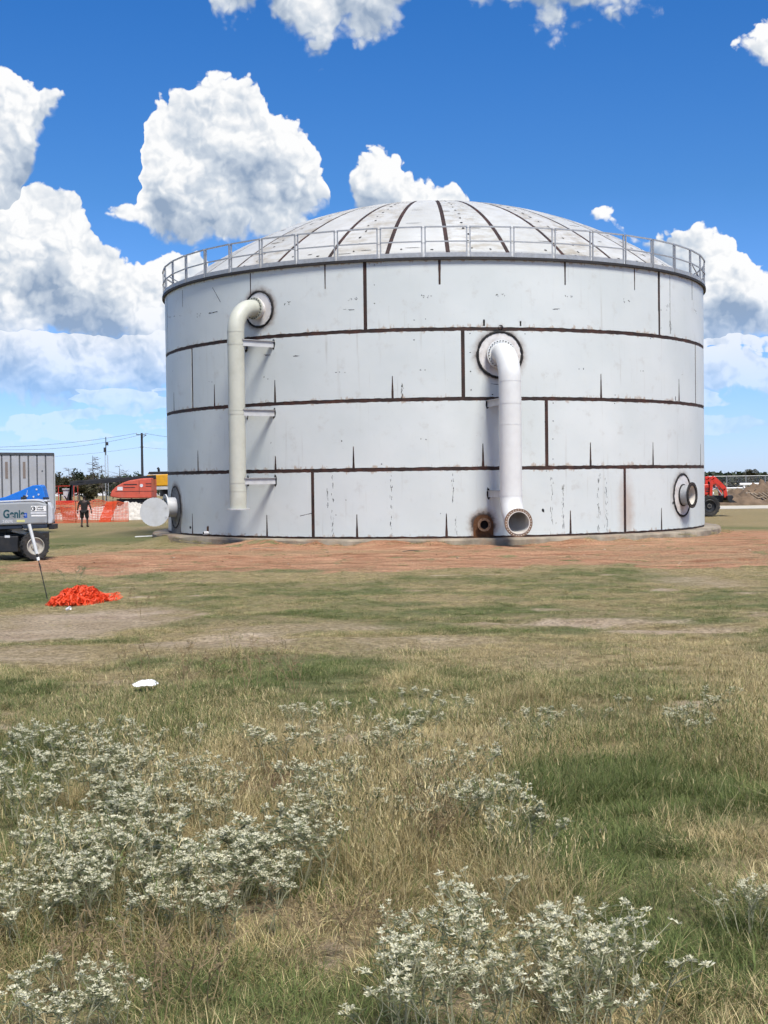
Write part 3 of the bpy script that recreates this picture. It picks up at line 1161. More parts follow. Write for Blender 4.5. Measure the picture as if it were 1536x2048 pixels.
# concrete ring wall under the tank
mb = MB()
N = 160
prof = [(TR - .6, TZ0), (12.08, TZ0), (12.15, TZ0 - .06), (12.17, -.3)]
mb.lathe(prof, (0, 0, 0), (0, 0, 1), N)
for i, v in enumerate(mb.v):
    if i // N in (1, 2):
        j = .02 * random.uniform(-1, 1)
        mb.v[i] = (v[0] * (1 + j * .06), v[1] * (1 + j * .06), v[2] + j * .5)
ring = mb.build('concrete_foundation', M['concrete'], None, smooth=40)
ring.location = TANK
tag(ring, 'low weathered concrete ring foundation under the white tank', kind='structure')

# ------------------------------------------------------------------ the ground
_perm = RNG.random((256, 256))


def vnoise(x, y, seed=0):
    x = np.asarray(x, float) + seed * 17.3
    y = np.asarray(y, float) + seed * 9.1
    xi, yi = np.floor(x).astype(int), np.floor(y).astype(int)
    fx, fy = x - xi, y - yi
    fx, fy = fx * fx * (3 - 2 * fx), fy * fy * (3 - 2 * fy)
    g = lambda a, b: _perm[a % 256, b % 256]
    return (g(xi, yi) * (1 - fx) + g(xi + 1, yi) * fx) * (1 - fy) + (g(xi, yi + 1) * (1 - fx) + g(xi + 1, yi + 1) * fx) * fy


def fbm(x, y, o=4, seed=0):
    a, s, t = 0.0, 1.0, 0.0
    for i in range(o):
        a = a + s * vnoise(x * 2 ** i, y * 2 ** i, seed + i)
        t += s
        s *= .55
    return a / t


def sstep(v, a, b):
    t = np.clip((v - a) / (b - a), 0, 1)
    return t * t * (3 - 2 * t)


def patch(px, py, rx, ry):
    c = ground_at(px, py)
    ya, yb = ground_at(px, py + ry).y, ground_at(px, py - ry).y
    return (c.x, .5 * (ya + yb), rx / FPX * c.y, .5 * (yb - ya))


def field(x, y, lst, amp=.55, fs=1.1, seed=3):
    n = (fbm(x * fs, y * fs * .7, 4, seed) - .5) * 2 * amp
    m = np.zeros_like(np.asarray(x, float))
    for (px, py, rx, ry, w) in lst:
        cx, cy, a, b = patch(px, py, rx, ry)
        d = np.sqrt(((x - cx) / a) ** 2 + ((y - cy) / b) ** 2)
        m = np.maximum(m, w * (1 - sstep(d + n, .30, 1.30)))
    return m


GREEN = [(50, 1195, 130, 28, 1), (40, 1175, 120, 14, .7), (690, 1185, 170, 9, .9), (1290, 1155, 90, 18, .95), (990, 1220, 190, 13, .9), (1390, 1240, 150, 12, .85), (620, 1188, 90, 8, .7),
         (480, 1230, 160, 8, .35), (1150, 1620, 230, 85, 1), (1340, 1590, 220, 80, .9), (1250, 1730, 270, 110, .85), (1400, 1910, 280, 180, 1), (1230, 1880, 130, 60, .6),
         (1050, 1690, 110, 60, .75), (110, 1570, 150, 50, .6), (300, 1480, 180, 40, .45), (560, 1790, 200, 60, .55), (860, 1390, 300, 40, .4), (1280, 1380, 220, 45, .5), (950, 1160, 300, 9, .45),
         (1150, 1450, 260, 45, .45), (260, 1390, 240, 24, .3), (420, 1900, 160, 60, .3)]
BARE = [(110, 1255, 240, 38, .95), (420, 1290, 260, 26, .7), (640, 1255, 260, 12, .55), (800, 1288, 330, 22, .45), (1120, 1248, 260, 9, .85), (1340, 1260, 200, 9, .8), (90, 1315, 220, 22, .55),
        (1400, 1165, 130, 22, .55), (690, 1905, 40, 60, .9), (950, 2015, 90, 40, .9), (1290, 2010, 50, 30, .6), (1080, 1330, 200, 20, .35), (230, 1370, 80, 10, .5)]
RUSTY = [(540, 1572, 110, 36, 1.0), (640, 1660, 60, 26, .4)]
Y_RED = ground_at(800, 1141).y


def berm(x, y):
    """soil banked up against the concrete ring"""
    r = np.hypot(np.asarray(x, float) - TANK.x, np.asarray(y, float) - TANK.y)
    return np.exp(-((np.maximum(r, 12.1) - 12.1) / .75) ** 2) * np.clip(fbm(np.asarray(x) * .7, np.asarray(y) * .7, 4, 77) * .62 - .16, 0, .24) * (r > 11.9)


def fields(x, y):
    x = np.asarray(x, float)
    y = np.asarray(y, float)
    n1 = fbm(x * .40, y * .42, 4, 1)
    n2 = fbm(x * 1.2, y * 1.3, 4, 5)
    g = np.clip(sstep(n1, .36, .68) * .55 + sstep(n2, .40, .70) * .50, 0, 1)
    g = np.maximum(g, np.minimum(1, 1.3 * field(x, y, GREEN, .6, 1.0, 3)))
    b = field(x, y, BARE, .55, .9, 8)
    b = np.maximum(b, .75 * sstep(fbm(x * .9, y * .9, 4, 12), .66, .80) * (y < 34))
    g = g * (1 - .75 * b)
    wob = (fbm(x * .35, y * .35, 4, 21) - .5) * 6.5 + (fbm(x * 1.8, y * 1.8, 4, 22) - .5) * 3.0
    red = sstep(y + wob, Y_RED - .5, Y_RED + 1.6) * sstep(x - wob * .5, -11.6, -9.2)
    red = red * (1 - sstep(y + wob * .6 + .55 * np.maximum(-x - 6, 0), 47.0, 50.5) * sstep(-x, 4.5, 8.0))        # green strip left of the tank
    red = red * (1 - .80 * sstep(y + wob * 2, 52, 58) * sstep(x, 8, 12))
    red = red * (1 - sstep(np.hypot(x, y - 55), 48, 75))
    red = np.clip(red, 0, 1) * (1 - .8 * sstep(n2, .62, .76))
    strip_ = sstep(y, 47, 50) * (1 - sstep(y, 64, 70)) * sstep(-x, 6, 9)
    g = np.maximum(g, .95 * strip_ * sstep(n1 + .15, .4, .6))
    far = sstep(y, 62, 90)
    g = g * (1 - far) + far * np.clip(.25 + (n1 - .5) * 1.6, 0, 1)
    return g, b, red


def build_ground():
    ys = np.concatenate([np.linspace(-60, 2.4, 14), np.arange(2.5, 16, .12), np.arange(16, 44, .25), np.arange(44, 50, .18), 50 * np.exp(np.linspace(0, math.log(120), 60))])
    xs = np.concatenate([-np.exp(np.linspace(math.log(5000), math.log(14.4), 26)), np.arange(-14, 14.01, .2), np.exp(np.linspace(math.log(14.4), math.log(5000), 26))])
    X, Y = np.meshgrid(xs, ys)
    Z = terr(Y)
    near = (1 - sstep(Y, 40, 60))
    Z = Z + ((fbm(X * .6, Y * .6, 4, 31) - .5) * .10 + (fbm(X * 2.4, Y * 2.4, 3, 33) - .5) * .05) * near
    Z = Z + berm(X, Y)
    # shallow wheel ruts across the middle of the field
    for (pa_, pb_) in (((560, 1228), (1530, 1262)), ((60, 1290), (900, 1262))):
        a, b = ground_at(*pa_), ground_at(*pb_)
        t = np.clip((X - a.x) / (b.x - a.x), 0, 1)
        yy = a.y + (b.y - a.y) * t
        Z = Z - .05 * np.exp(-((Y - yy) / .28) ** 2) * (X > a.x - 1) * (X < b.x + 1)
    g, b, red = fields(X, Y)
    Z = Z + red * near * ((fbm(X * .5, Y * 2.6, 4, 71) - .5) * .16 + (fbm(X * 3.0, Y * 4.0, 3, 73) - .5) * .07)
    ru = field(X, Y, RUSTY, .5, 1.5, 9)
    ny, nx = X.shape
    me = bpy.data.meshes.new('ground')
    V = np.stack([X.ravel(), Y.ravel(), Z.ravel()], 1)
    i = np.arange(ny * nx).reshape(ny, nx)
    F = np.stack([i[:-1, :-1].ravel(), i[:-1, 1:].ravel(), i[1:, 1:].ravel(), i[1:, :-1].ravel()], 1)
    me.from_pydata(V.tolist(), [], F.tolist())
    me.polygons.foreach_set('use_smooth', [True] * len(me.polygons))
    for nm, arr in (('green', g), ('bare', b), ('red', red), ('rusty', ru)):
        at = me.attributes.new(nm, 'FLOAT', 'POINT')
        at.data.foreach_set('value', arr.ravel().astype(np.float32))
    o = link('ground', me)
    tag(o, 'open field of dry grass and red dirt running to the horizon', kind='structure')
    m, T, p = material('ground_soil')
    geo = T.n('ShaderNodeNewGeometry').outputs['Position']

    def A(nm):
        return T.n('ShaderNodeAttribute', attribute_name=nm).outputs['Fac']
    fine = T.noise(geo, 9.0, 8.0, .68)
    mid = T.noise(geo, 1.4, 6.0, .62)
    vfine = T.noise(geo, 55.0, 4.0, .6)
    lat = T.noise(T.mapping(geo, scale=(.35, 2.2, 1)), 1.2, 7.0, .66)            # ruts and scrapes run across
    thatch = T.mix(T.lin(fine, .35, .65), (.17, .130, .066), (.33, .265, .14))
    green = T.mix(T.lin(fine, .35, .65), (.072, .088, .032), (.165, .165, .072))
    soil = T.mix(T.lin(mid, .35, .68), (.29, .215, .150), (.44, .355, .26))
    soil = T.mix(T.math('MULTIPLY', T.smooth(vfine, .6, .75), .5), soil, (.42, .36, .28))
    redc = T.mix(T.lin(lat, .36, .66), (.21, .095, .050), (.46, .265, .16))
    redc = T.mix(T.math('MULTIPLY', T.smooth(fine, .60, .78), .65), redc, (.48, .29, .20))
    redc = T.mix(T.math('MULTIPLY', T.smooth(T.noise(geo, 1.3, 7.0, .7), .52, .66), .6), redc, (.27, .20, .11))
    j = T.math('MULTIPLY', T.math('SUBTRACT', fine, .5), .9)
    j2 = T.math('MULTIPLY', T.math('SUBTRACT', mid, .5), .7)

    def msk(nm, lo, hi):
        return T.smooth(T.math('ADD', T.math('ADD', A(nm), j), j2), lo, hi)
    c = T.mix(msk('green', .15, 1.05), thatch, green)
    c = T.mix(msk('bare', .25, .95), c, soil)
    c = T.mix(msk('red', .22, .62), c, redc)
    c = T.mix(T.math('MULTIPLY', A('rusty'), .8), c, (.085, .045, .028))
    far_m = T.noise(T.mapping(geo, scale=(.05, .35, 1)), 1.0, 6.0, .65)
    c = T.mix(T.math('MULTIPLY', T.smooth(far_m, .46, .62), .45), c, (.235, .185, .105))
    grit = T.noise(T.mapping(geo, scale=(1, .6, 1)), 22.0, 6.0, .7)
    sc_ = T.vmath('SCALE', c)
    T.put(sc_.node.inputs[3], T.lin(grit, .33, .67, .55, 1.42))
    T.put(p.inputs['Base Color'], sc_)
    p.inputs['Roughness'].default_value = .95
    p.inputs['Specular IOR Level'].default_value = .15
    bn = T.n('ShaderNodeBump')
    bn.inputs['Strength'].default_value = .9
    bn.inputs['Distance'].default_value = .05
    T.put(bn.inputs['Height'], T.math('ADD', fine, T.math('MULTIPLY', T.math('ADD', vfine, lat), .5)))
    T.put(p.inputs['Normal'], bn.outputs[0])
    me.materials.append(m)
    return V


build_ground()


def gz_at(x, y):
    """height of the ground sheet (same formula as the mesh, ruts aside)"""
    x, y = np.asarray(x, float), np.asarray(y, float)
    near = (1 - sstep(y, 40, 60))
    return terr(y) + ((fbm(x * .6, y * .6, 4, 31) - .5) * .10 + (fbm(x * 2.4, y * 2.4, 3, 33) - .5) * .05) * near + berm(x, y)


# ------------------------------------------------------------------ grass
def grass_mat(name, greens, straws):
    m, T, p = material(name)
    rnd = T.n('ShaderNodeNewGeometry').outputs['Random Per Island']
    dry = T.n('ShaderNodeAttribute', attribute_name='dry', attribute_type='INSTANCER').outputs['Fac']
    var = T.n('ShaderNodeAttribute', attribute_name='var', attribute_type='INSTANCER').outputs['Fac']
    r2 = T.math('FRACT', T.math('MULTIPLY_ADD', rnd, 7.31, var))
    r3 = T.math('FRACT', T.math('MULTIPLY_ADD', rnd, 3.17, T.math('MULTIPLY', var, 5.0)))
    gcol = T.mix(r2, *greens)
    scol = T.mix(r2, *straws)
    f = T.smooth(T.math('SUBTRACT', dry, r3), -.10, .10)
    c = T.vmath('SCALE', T.mix(f, gcol, scol))
    T.put(c.node.inputs[3], T.lin(var, 0, 1, .62, 1.34))
    T.put(p.inputs['Base Color'], c)
    p.inputs['Roughness'].default_value = .65
    p.inputs['Specular IOR Level'].default_value = .25
    tr = T.n('ShaderNodeBsdfTranslucent')
    T.put(tr.inputs[0], c)
    mx = T.n('ShaderNodeMixShader')
    mx.inputs[0].default_value = .30
    T.put(mx.inputs[1], p.outputs[0])
    T.put(mx.inputs[2], tr.outputs[0])
    out = [n for n in T.t.nodes if n.type == 'OUTPUT_MATERIAL'][0]
    T.put(out.inputs[0], mx.outputs[0])
    return m


M['grass'] = grass_mat('grass_blades', ((.070, .108, .028), (.185, .215, .072)), ((.31, .235, .105), (.62, .52, .29)))


def blade(mb, base, d, h, lean, w, segs=3, droop=1.0):
    """one blade bending towards d"""
    side = Vector((-d.y, d.x, 0))
    vs, fs = [], []
    for i in range(segs):
        t = i / segs
        p = base + Vector((0, 0, h * (t - .35 * droop * lean * t * t))) + d * (lean * h * t ** 1.6)
        ww = w * (1 - .75 * t) * .5
        vs += [p - side * ww, p + side * ww]
    t = 1.0
    vs.append(base + Vector((0, 0, h * (1 - .35 * droop * lean))) + d * (lean * h))
    for i in range(segs - 1):
        a = 2 * i
        fs.append((a, a + 1, a + 3, a + 2))
    a = 2 * (segs - 1)
    fs.append((a, a + 1, a + 2))
    mb.add(vs, fs)


def tuft(name, n, rad_, h0, h1, l0, l1, w, stalks=0):
    mb = MB()
    for i in range(n):
        a = random.uniform(0, 2 * math.pi)
        q = rad_ * math.sqrt(random.random())
        a2 = a + random.gauss(0, .9)
        blade(mb, Vector((q * math.cos(a), q * math.sin(a), -.01)), Vector((math.cos(a2), math.sin(a2), 0)), random.uniform(h0, h1), random.uniform(l0, l1), w * random.uniform(.7, 1.3))
    for i in range(stalks):
        a = random.uniform(0, 2 * math.pi)
        d = Vector((math.cos(a), math.sin(a), 0))
        q = rad_ * .6 * math.sqrt(random.random())
        h = h1 * random.uniform(1.2, 1.7)
        b = Vector((q * math.cos(a), q * math.sin(a), 0))
        ln = random.uniform(.1, .5)
        blade(mb, b, d, h, ln, w * .6, 3, .5)
        tip = b + Vector((0, 0, h * (1 - .35 * .5 * ln))) + d * (ln * h)
        for k in range(5):
            aa = random.uniform(0, 2 * math.pi)
            blade(mb, tip - Vector((0, 0, .012 * k)) - d * (.005 * k), Vector((math.cos(aa), math.sin(aa), 0)), .03, .8, w * 1.3, 2)
    me = bpy.data.meshes.new(name)
    me.from_pydata(mb.v, [], mb.f)
    me.materials.append(M['grass'])
    return me


def scatter(name, meshes, pts, idx, rot, scl, dry, var, label, cat):
    """one object: tufts set on points by geometry nodes"""
    src = bpy.data.collections.new(name + '_kinds')
    for k, me in enumerate(meshes):
        o = bpy.data.objects.new('%s_kind_%02d' % (name, k), me)
        src.objects.link(o)
    me = bpy.data.meshes.new(name)
    me.from_pydata(pts.tolist(), [], [])
    for nm, ty, arr in (('idx', 'INT', idx), ('scl', 'FLOAT', scl), ('dry', 'FLOAT', dry), ('var', 'FLOAT', var)):
        a = me.attributes.new(nm, ty, 'POINT')
        a.data.foreach_set('value', arr.astype(np.int32 if ty == 'INT' else np.float32))
    a = me.attributes.new('rot', 'FLOAT_VECTOR', 'POINT')
    a.data.foreach_set('vector', rot.astype(np.float32).ravel())
    o = link(name, me)
    tag(o, label, cat, kind='stuff')
    g = bpy.data.node_groups.new(name + '_scatter', 'GeometryNodeTree')
    g.interface.new_socket('Geometry', in_out='INPUT', socket_type='NodeSocketGeometry')
    g.interface.new_socket('Geometry', in_out='OUTPUT', socket_type='NodeSocketGeometry')
    N, L = g.nodes, g.links
    gi, go = N.new('NodeGroupInput'), N.new('NodeGroupOutput')
    ci = N.new('GeometryNodeCollectionInfo')
    ci.inputs['Collection'].default_value = src
    ci.inputs['Separate Children'].default_value = True
    ci.inputs['Reset Children'].default_value = True
    iop = N.new('GeometryNodeInstanceOnPoints')
    iop.inputs['Pick Instance'].default_value = True

    def attr(nm, ty):
        nd = N.new('GeometryNodeInputNamedAttribute')
        nd.data_type = ty
        nd.inputs['Name'].default_value = nm
        return nd.outputs['Attribute']
    L.new(gi.outputs[0], iop.inputs['Points'])
    L.new(ci.outputs[0], iop.inputs['Instance'])
    L.new(attr('idx', 'INT'), iop.inputs['Instance Index'])
    e2r = N.new('FunctionNodeEulerToRotation')
    L.new(attr('rot', 'FLOAT_VECTOR'), e2r.inputs[0])
    L.new(e2r.outputs[0], iop.inputs['Rotation'])
    L.new(attr('scl', 'FLOAT'), iop.inputs['Scale'])
    L.new(iop.outputs[0], go.inputs[0])
    md = o.modifiers.new('scatter', 'NODES')
    md.node_group = g
    return o


def build_grass():
    kinds = [tuft('grass_a', 56, .11, .02, .075, .3, 1.4, .0027), tuft('grass_b', 56, .12, .02, .065, .5, 1.8, .0027), tuft('grass_c', 48, .10, .03, .10, .3, 1.3, .0027),   # short 0-2
             tuft('grass_d', 54, .09, .04, .15, .3, 1.5, .0026, 2), tuft('grass_e', 54, .11, .04, .17, .4, 1.8, .0026, 3), tuft('grass_f', 40, .07, .06, .20, .2, 1.0, .0025, 5),    # tall 3-5
             tuft('grass_g', 40, .14, .012, .04, 1.5, 5.0, .0026), tuft('grass_h', 40, .14, .012, .05, 1.2, 5.0, .0026)]                                            # flattened straw 6-7
    P_, I_, R_, S_, D_, V_ = [], [], [], [], [], []
    for y0, y1, den in ((3.0, 5.0, 560), (5.0, 8.0, 480), (8, 12, 330), (12, 17, 230), (17, 24, 150), (24, 31, 120), (31, 38, 95), (38, 52, 40)):
        wd = .30 * y1 + 1.2
        n = int(den * (y1 - y0) * 2 * wd)
        x = RNG.uniform(-wd, wd, n)
        y = RNG.uniform(y0, y1, n)
        keep = np.abs(x) < .30 * y + 1.2
        x, y = x[keep], y[keep]
        g, b, red = fields(x, y)
        ru = field(x, y, RUSTY, .5, 1.5, 9)
        clump = fbm(x * 2.0, y * 1.4, 3, 40)
        dens = (1 - .985 * sstep(b, .12, .5)) * (1 - .975 * sstep(red, .15, .55)) * (1 - .8 * ru) * (.45 + .75 * sstep(clump, .3, .6))
        keep = RNG.random(len(x)) < dens
        x, y, g, b, clump = x[keep], y[keep], g[keep], b[keep], clump[keep]
        n = len(x)
        tall = sstep(fbm(x * .55, y * .45, 3, 50) - .22 * sstep(y, 8, 12.5) - .6 * sstep(y, 11.5, 18) + .12 * sstep(y, 5.5, 7) - .12 * sstep(5.2 - y, 0, .8) - .3 * b - .30 * g, .40, .62)
        k = RNG.integers(0, 3, n)
        rr = RNG.random(n)
        k = np.where(rr < tall * .75, RNG.integers(3, 6, n), k)
        k = np.where(RNG.random(n) < .24 * (1 - g), RNG.integers(6, 8, n), k)
        dry = np.clip(.95 - .98 * g + (fbm(x * 1.3, y * 1.0, 4, 60) - .5) * .55, .05, .98)
        dry = np.clip(dry + RNG.normal(0, .10 + .16 * sstep(y, 9, 15), n), .03, .98)
        dry = np.where(k >= 6, .97, dry)
        s = RNG.uniform(.55, 1.35, n) * (1 + .5 * (clump - .5))
        s = s * (1 - .36 * sstep(y, 8.5, 16)) * (1 - .25 * sstep(b, .02, .3))
        P_.append(np.stack([x, y, gz_at(x, y) - .005], 1))
        I_.append(k)
        R_.append(np.stack([RNG.normal(0, .12, n), RNG.normal(0, .12, n), RNG.uniform(0, 6.28, n)], 1))
        S_.append(s)
        D_.append(dry)
        V_.append(RNG.random(n))
    # tufts against the foot of the concrete ring
    n = 420
    th = RNG.uniform(-1.3, 1.4, n)
    r = 12.25 + RNG.exponential(.22, n)
    x, y = TANK.x + r * np.sin(th - TAZ), TANK.y - r * np.cos(th - TAZ)
    kp = fbm(x * .8, y * .8, 3, 90) > .47
    x, y = x[kp], y[kp]
    n = len(x)
    P_.append(np.stack([x, y, gz_at(x, y) - .005], 1))
    I_.append(RNG.integers(0, 5, n))
    R_.append(np.stack([np.zeros(n), np.zeros(n), RNG.uniform(0, 6.28, n)], 1))
    S_.append(RNG.uniform(.5, 1.2, n))
    D_.append(RNG.uniform(.2, .9, n))
    V_.append(RNG.random(n))
    cat = np.concatenate
    scatter('field_grass', kinds, cat(P_), cat(I_), cat(R_), cat(S_), cat(D_), cat(V_), 'short dry and green grass covering the field', 'grass')
    print('grass tufts', sum(len(a) for a in I_))


build_grass()

# ------------------------------------------------------------------ white flowering weeds in the foreground
M['stem'] = leaf_mat('weed_stems', (.24, .235, .14), (.42, .40, .27), .8, .05)
M['weed_leaf'] = leaf_mat('weed_leaves', (.19, .215, .10), (.40, .41, .235), .7, .42)
M['bract'] = leaf_mat('white_bracts', (.66, .63, .43), (.86, .83, .65), .6, .3)
M['dry_weed'] = leaf_mat('dry_weed_stems', (.23, .165, .085), (.38, .29, .16), .85, .1)


def weed_meshes(name, H, spread, nstem, heads=True, lush=1.0, single=False):
    st, lf, fl = MB(), MB(), MB()

    def leafy(p, d, L, w, mb=lf):
        d = d.normalized()
        s = d.cross(Vector((random.uniform(-1, 1), random.uniform(-1, 1), random.uniform(-.3, 1)))).normalized() * w
        up = Vector((0, 0, L * .12))
        mb.add([p, p + d * L * .5 - s * .5 + up, p + d * L, p + d * L * .5 + s * .5 + up], [(0, 1, 2), (0, 2, 3)])

    hp = []

    def head(p, d):
        if single:
            hp.append((p.copy(), random.uniform(0, 6.28), random.uniform(.8, 1.2)))
            return
        head_geo(fl, leafy, p)

    def head_geo(fl, leafy, p):
        for c in range(random.randint(2, 4)):
            q = p + Vector((random.gauss(0, .0065), random.gauss(0, .0065), random.gauss(0, .005)))
            for k in range(7):
                a = random.uniform(0, 2 * math.pi)
                v = Vector((math.cos(a), math.sin(a), random.uniform(-.1, 1.1)))
                leafy(q, v, random.uniform(.009, .017), random.uniform(.0032, .0055), fl)
        for k in range(3):
            a = random.uniform(0, 2 * math.pi)
            leafy(p - Vector((0, 0, .006)), Vector((math.cos(a), math.sin(a), random.uniform(-.1, .6))), random.uniform(.016, .034), .0036)

    def grow(p, d, L, r, lev):
        n = 3
        pts = [p]
        q, dd = p.copy(), d.copy()
        for i in range(n):
            dd = (dd + Vector((random.gauss(0, .09), random.gauss(0, .09), random.uniform(-.02, .10)))).normalized()
            q = q + dd * (L / n)
            pts.append(q.copy())
        st.tube(pts, [r, r * .9, r * .8, r * .7], 4, caps=False)
        for i in range(int((4 if lev else 3) * lush)):
            t = random.random()
            k = min(int(t * n), n - 1)
            pp = pts[k].lerp(pts[k + 1], t * n - k)
            a = random.uniform(0, 2 * math.pi)
            leafy(pp, Vector((math.cos(a), math.sin(a), random.uniform(-.2, .9))), random.uniform(.018, .045), random.uniform(.0025, .0055))
        if lev == 0:
            if heads:
                head(q, dd)
            else:
                leafy(q, dd, .03, .006)
            return
        for k in range(random.choice((2, 3, 3)) if lev > 1 else random.choice((2, 2, 3) if not single else (1, 2, 2))):
            a = random.uniform(0, 2 * math.pi)
            nd = (dd + Vector((math.cos(a), math.sin(a), 0)) * random.uniform(.35, .85)).normalized()
            grow(q, nd, L * random.uniform(.42, .68), r * .7, lev - 1)
    for s in range(nstem):
        a = random.uniform(0, 2 * math.pi)
        b = Vector((math.cos(a), math.sin(a), 0)) * random.uniform(0, spread * .5)
        d = Vector((math.cos(a) * random.uniform(.1, .55), math.sin(a) * random.uniform(.1, .55), 1)).normalized()
        grow(b, d, H * random.uniform(.38, .52), .0028, 2)
    out = []
    for nm, mb, mt in (('stems', st, 'stem' if heads else 'dry_weed'), ('leaves', lf, 'weed_leaf' if heads else 'dry_weed'), ('flower_heads', fl, 'bract')):
        if not mb.v:
            continue
        me = bpy.data.meshes.new(nm)
        me.from_pydata(mb.v, [], mb.f)
        me.materials.append(M[mt])
        out.append((nm, me))
    if single:
        for v_ in range(2):
            fl = MB()
            head_geo(fl, leafy, Vector((0, 0, 0)))
            me = bpy.data.meshes.new('flower_head')
            me.from_pydata(fl.v, [], fl.f)
            me.materials.append(M['bract'])
            out.append(('flower_head', me, hp[v_::2]))
    return out


def plant_parts(o, parts, flowers=True):
    for pt in parts:
        if len(pt) == 3:
            for (p, a, sc) in pt[2]:
                h = link('flower_head', pt[1], o)
                h.location, h.rotation_euler, h.scale = p, (0, 0, a), (sc, sc, sc)
        elif flowers or pt[0] != 'flower_heads':
            tag(link(pt[0], pt[1], o), kind='stuff')


def head_at(px, py, h):
    r = ray(px, py)
    y = 8.0
    for _ in range(40):
        y = .5 * y + .5 * (CAMZ - float(terr(y)) - h) / (-r.z / r.y)
    return r.x / r.y * y, y


BIG = [weed_meshes('w', .34, .30, 6, single=True) for _ in range(5)]
MED = [weed_meshes('w', .29, .38, 5) for _ in range(5)]
SML = [weed_meshes('w', .24, .22, 3) for _ in range(4)]
DRY = [weed_meshes('d', .34, .12, 3, heads=False, lush=.7) for _ in range(3)]
WL = [  # px, py, rx, ry of the flowering tops, number, kinds, size, label, group
    (120, 1510, 170, 60, 15, MED, 1.0, 'white flowering weed in the dense drift along the left edge', 'weeds of the left drift'),
    (330, 1545, 150, 55, 13, MED, 1.0, 'white flowering weed in the dense drift along the left edge', 'weeds of the left drift'),
    (150, 1600, 190, 55, 13, MED, 1.0, 'white flowering weed in the dense drift along the left edge', 'weeds of the left drift'),
    (290, 1660, 220, 60, 16, MED, 1.0, 'white flowering weed in the dense drift along the left edge', 'weeds of the left drift'),
    (140, 1730, 170, 50, 9, MED, .9, 'white flowering weed in the dense drift along the left edge', 'weeds of the left drift'),
    (400, 1735, 120, 40, 5, MED, .8, 'white flowering weed in the dense drift along the left edge', 'weeds of the left drift'),
    (570, 1650, 120, 40, 9, MED, 1.0, 'pale flowering weed just below the bare reddish patch', 'weeds below the reddish patch'),
    (670, 1540, 90, 50, 8, MED, 1.0, 'pale flowering weed right of the bare reddish patch', 'weeds right of the reddish patch'),
    (720, 1460, 190, 40, 11, SML, 1.1, 'small white weed in the tall grass behind the reddish patch', 'weeds behind the reddish patch'),
    (900, 1540, 110, 50, 9, SML, 1.1, 'small white weed in the brown grass at mid foreground', 'weeds in the brown grass'),
    (1010, 1600, 60, 60, 4, SML, 1.2, 'small white weed in the brown grass at mid foreground', 'weeds in the brown grass'),
    (1080, 1790, 150, 55, 4, BIG, 1.0, 'large white flowering weed in the clump right of centre', 'weeds of the right-hand clump'),
    (1170, 1815, 110, 60, 3, BIG, .95, 'large white flowering weed in the clump right of centre', 'weeds of the right-hand clump'),
    (1030, 1850, 60, 25, 2, BIG, .9, 'large white flowering weed in the clump right of centre', 'weeds of the right-hand clump'),
    (970, 1700, 12, 12, 1, BIG, .8, 'tall lone white weed behind the right-hand clump', None),
    (825, 1870, 70, 40, 2, BIG, 1.05, 'nearest white flowering weed at the bottom centre of the field', 'weeds nearest the camera'),
    (900, 1890, 55, 30, 2, BIG, 1.0, 'nearest white flowering weed at the bottom centre of the field', 'weeds nearest the camera'),
    (800, 1785, 30, 15, 1, BIG, .85, 'straggly white weed leaning left behind the nearest weeds', None),
    (1190, 1950, 50, 20, 2, SML, 1.0, 'low white weed in green grass at the lower right', 'low weeds at the lower right'),
    (1510, 1760, 20, 25, 2, BIG, .7, 'white flowering weed by the right edge', 'weeds by the right edge'),
    (90, 1950, 110, 30, 3, MED, .8, 'sparse white weed in the lower left corner', 'weeds of the lower left corner'),
    (230, 1890, 80, 30, 2, MED, .8, 'sparse white weed in the lower left corner', 'weeds of the lower left corner'),
    (1000, 1410, 420, 35, 14, SML, .9, 'tiny white weed far out in the tall grass', 'far weeds in the tall grass'),
    (240, 1440, 220, 20, 9, SML, 1.0, 'tiny white weed far out in the tall grass', 'far weeds in the tall grass'),
    (1440, 1400, 90, 30, 4, SML, 1.0, 'tiny white weed far out in the tall grass', 'far weeds in the tall grass'),
    (620, 1780, 260, 60, 6, DRY, .8, 'dry brown weed stalk in the shaded grass at lower centre', 'dry weed stalks at lower centre'),
    (300, 1830, 200, 50, 6, DRY, .9, 'dry brown weed stalk below the left drift', 'dry weed stalks below the left drift'),
    (880, 1560, 140, 50, 8, DRY, .9, 'dry brown weed stalk among the mid foreground weeds', 'dry weed stalks at mid foreground'),
    (450, 1300, 330, 20, 8, DRY, 1.1, 'dry brown weed stalk beside the bare track', 'dry weed stalks by the track'),
]
ROWS = {}
for (px, py, rx, ry, n, kinds, s, label, group) in WL:
    for i in range(n):
        a = random.uniform(0, 2 * math.pi)
        q = math.sqrt(random.random())
        hh = {id(BIG): .33, id(MED): .28, id(SML): .22, id(DRY): .30}[id(kinds)] * s
        x, y = head_at(px + rx * q * math.cos(a), py + ry * q * math.sin(a), hh)
        parts = random.choice(kinds)
        dead = kinds is DRY
        o = empty('dry_weed' if dead else 'flowering_weed', (x, y, float(gz_at(x, y)) - .01), random.uniform(0, 6.28))
        o.scale = [s * random.uniform(.88, 1.15)] * 3
        tag(o, label, 'weed', group)
        if kinds is BIG and group:
            ROWS.setdefault(group, []).append((x / y, o))
        plant_parts(o, parts)
ORD = ['leftmost', 'second from left', 'third from left', 'fourth from left', 'fifth from left', 'sixth from left', 'seventh from left', 'eighth from left', 'ninth from left', 'tenth from left', 'rightmost']
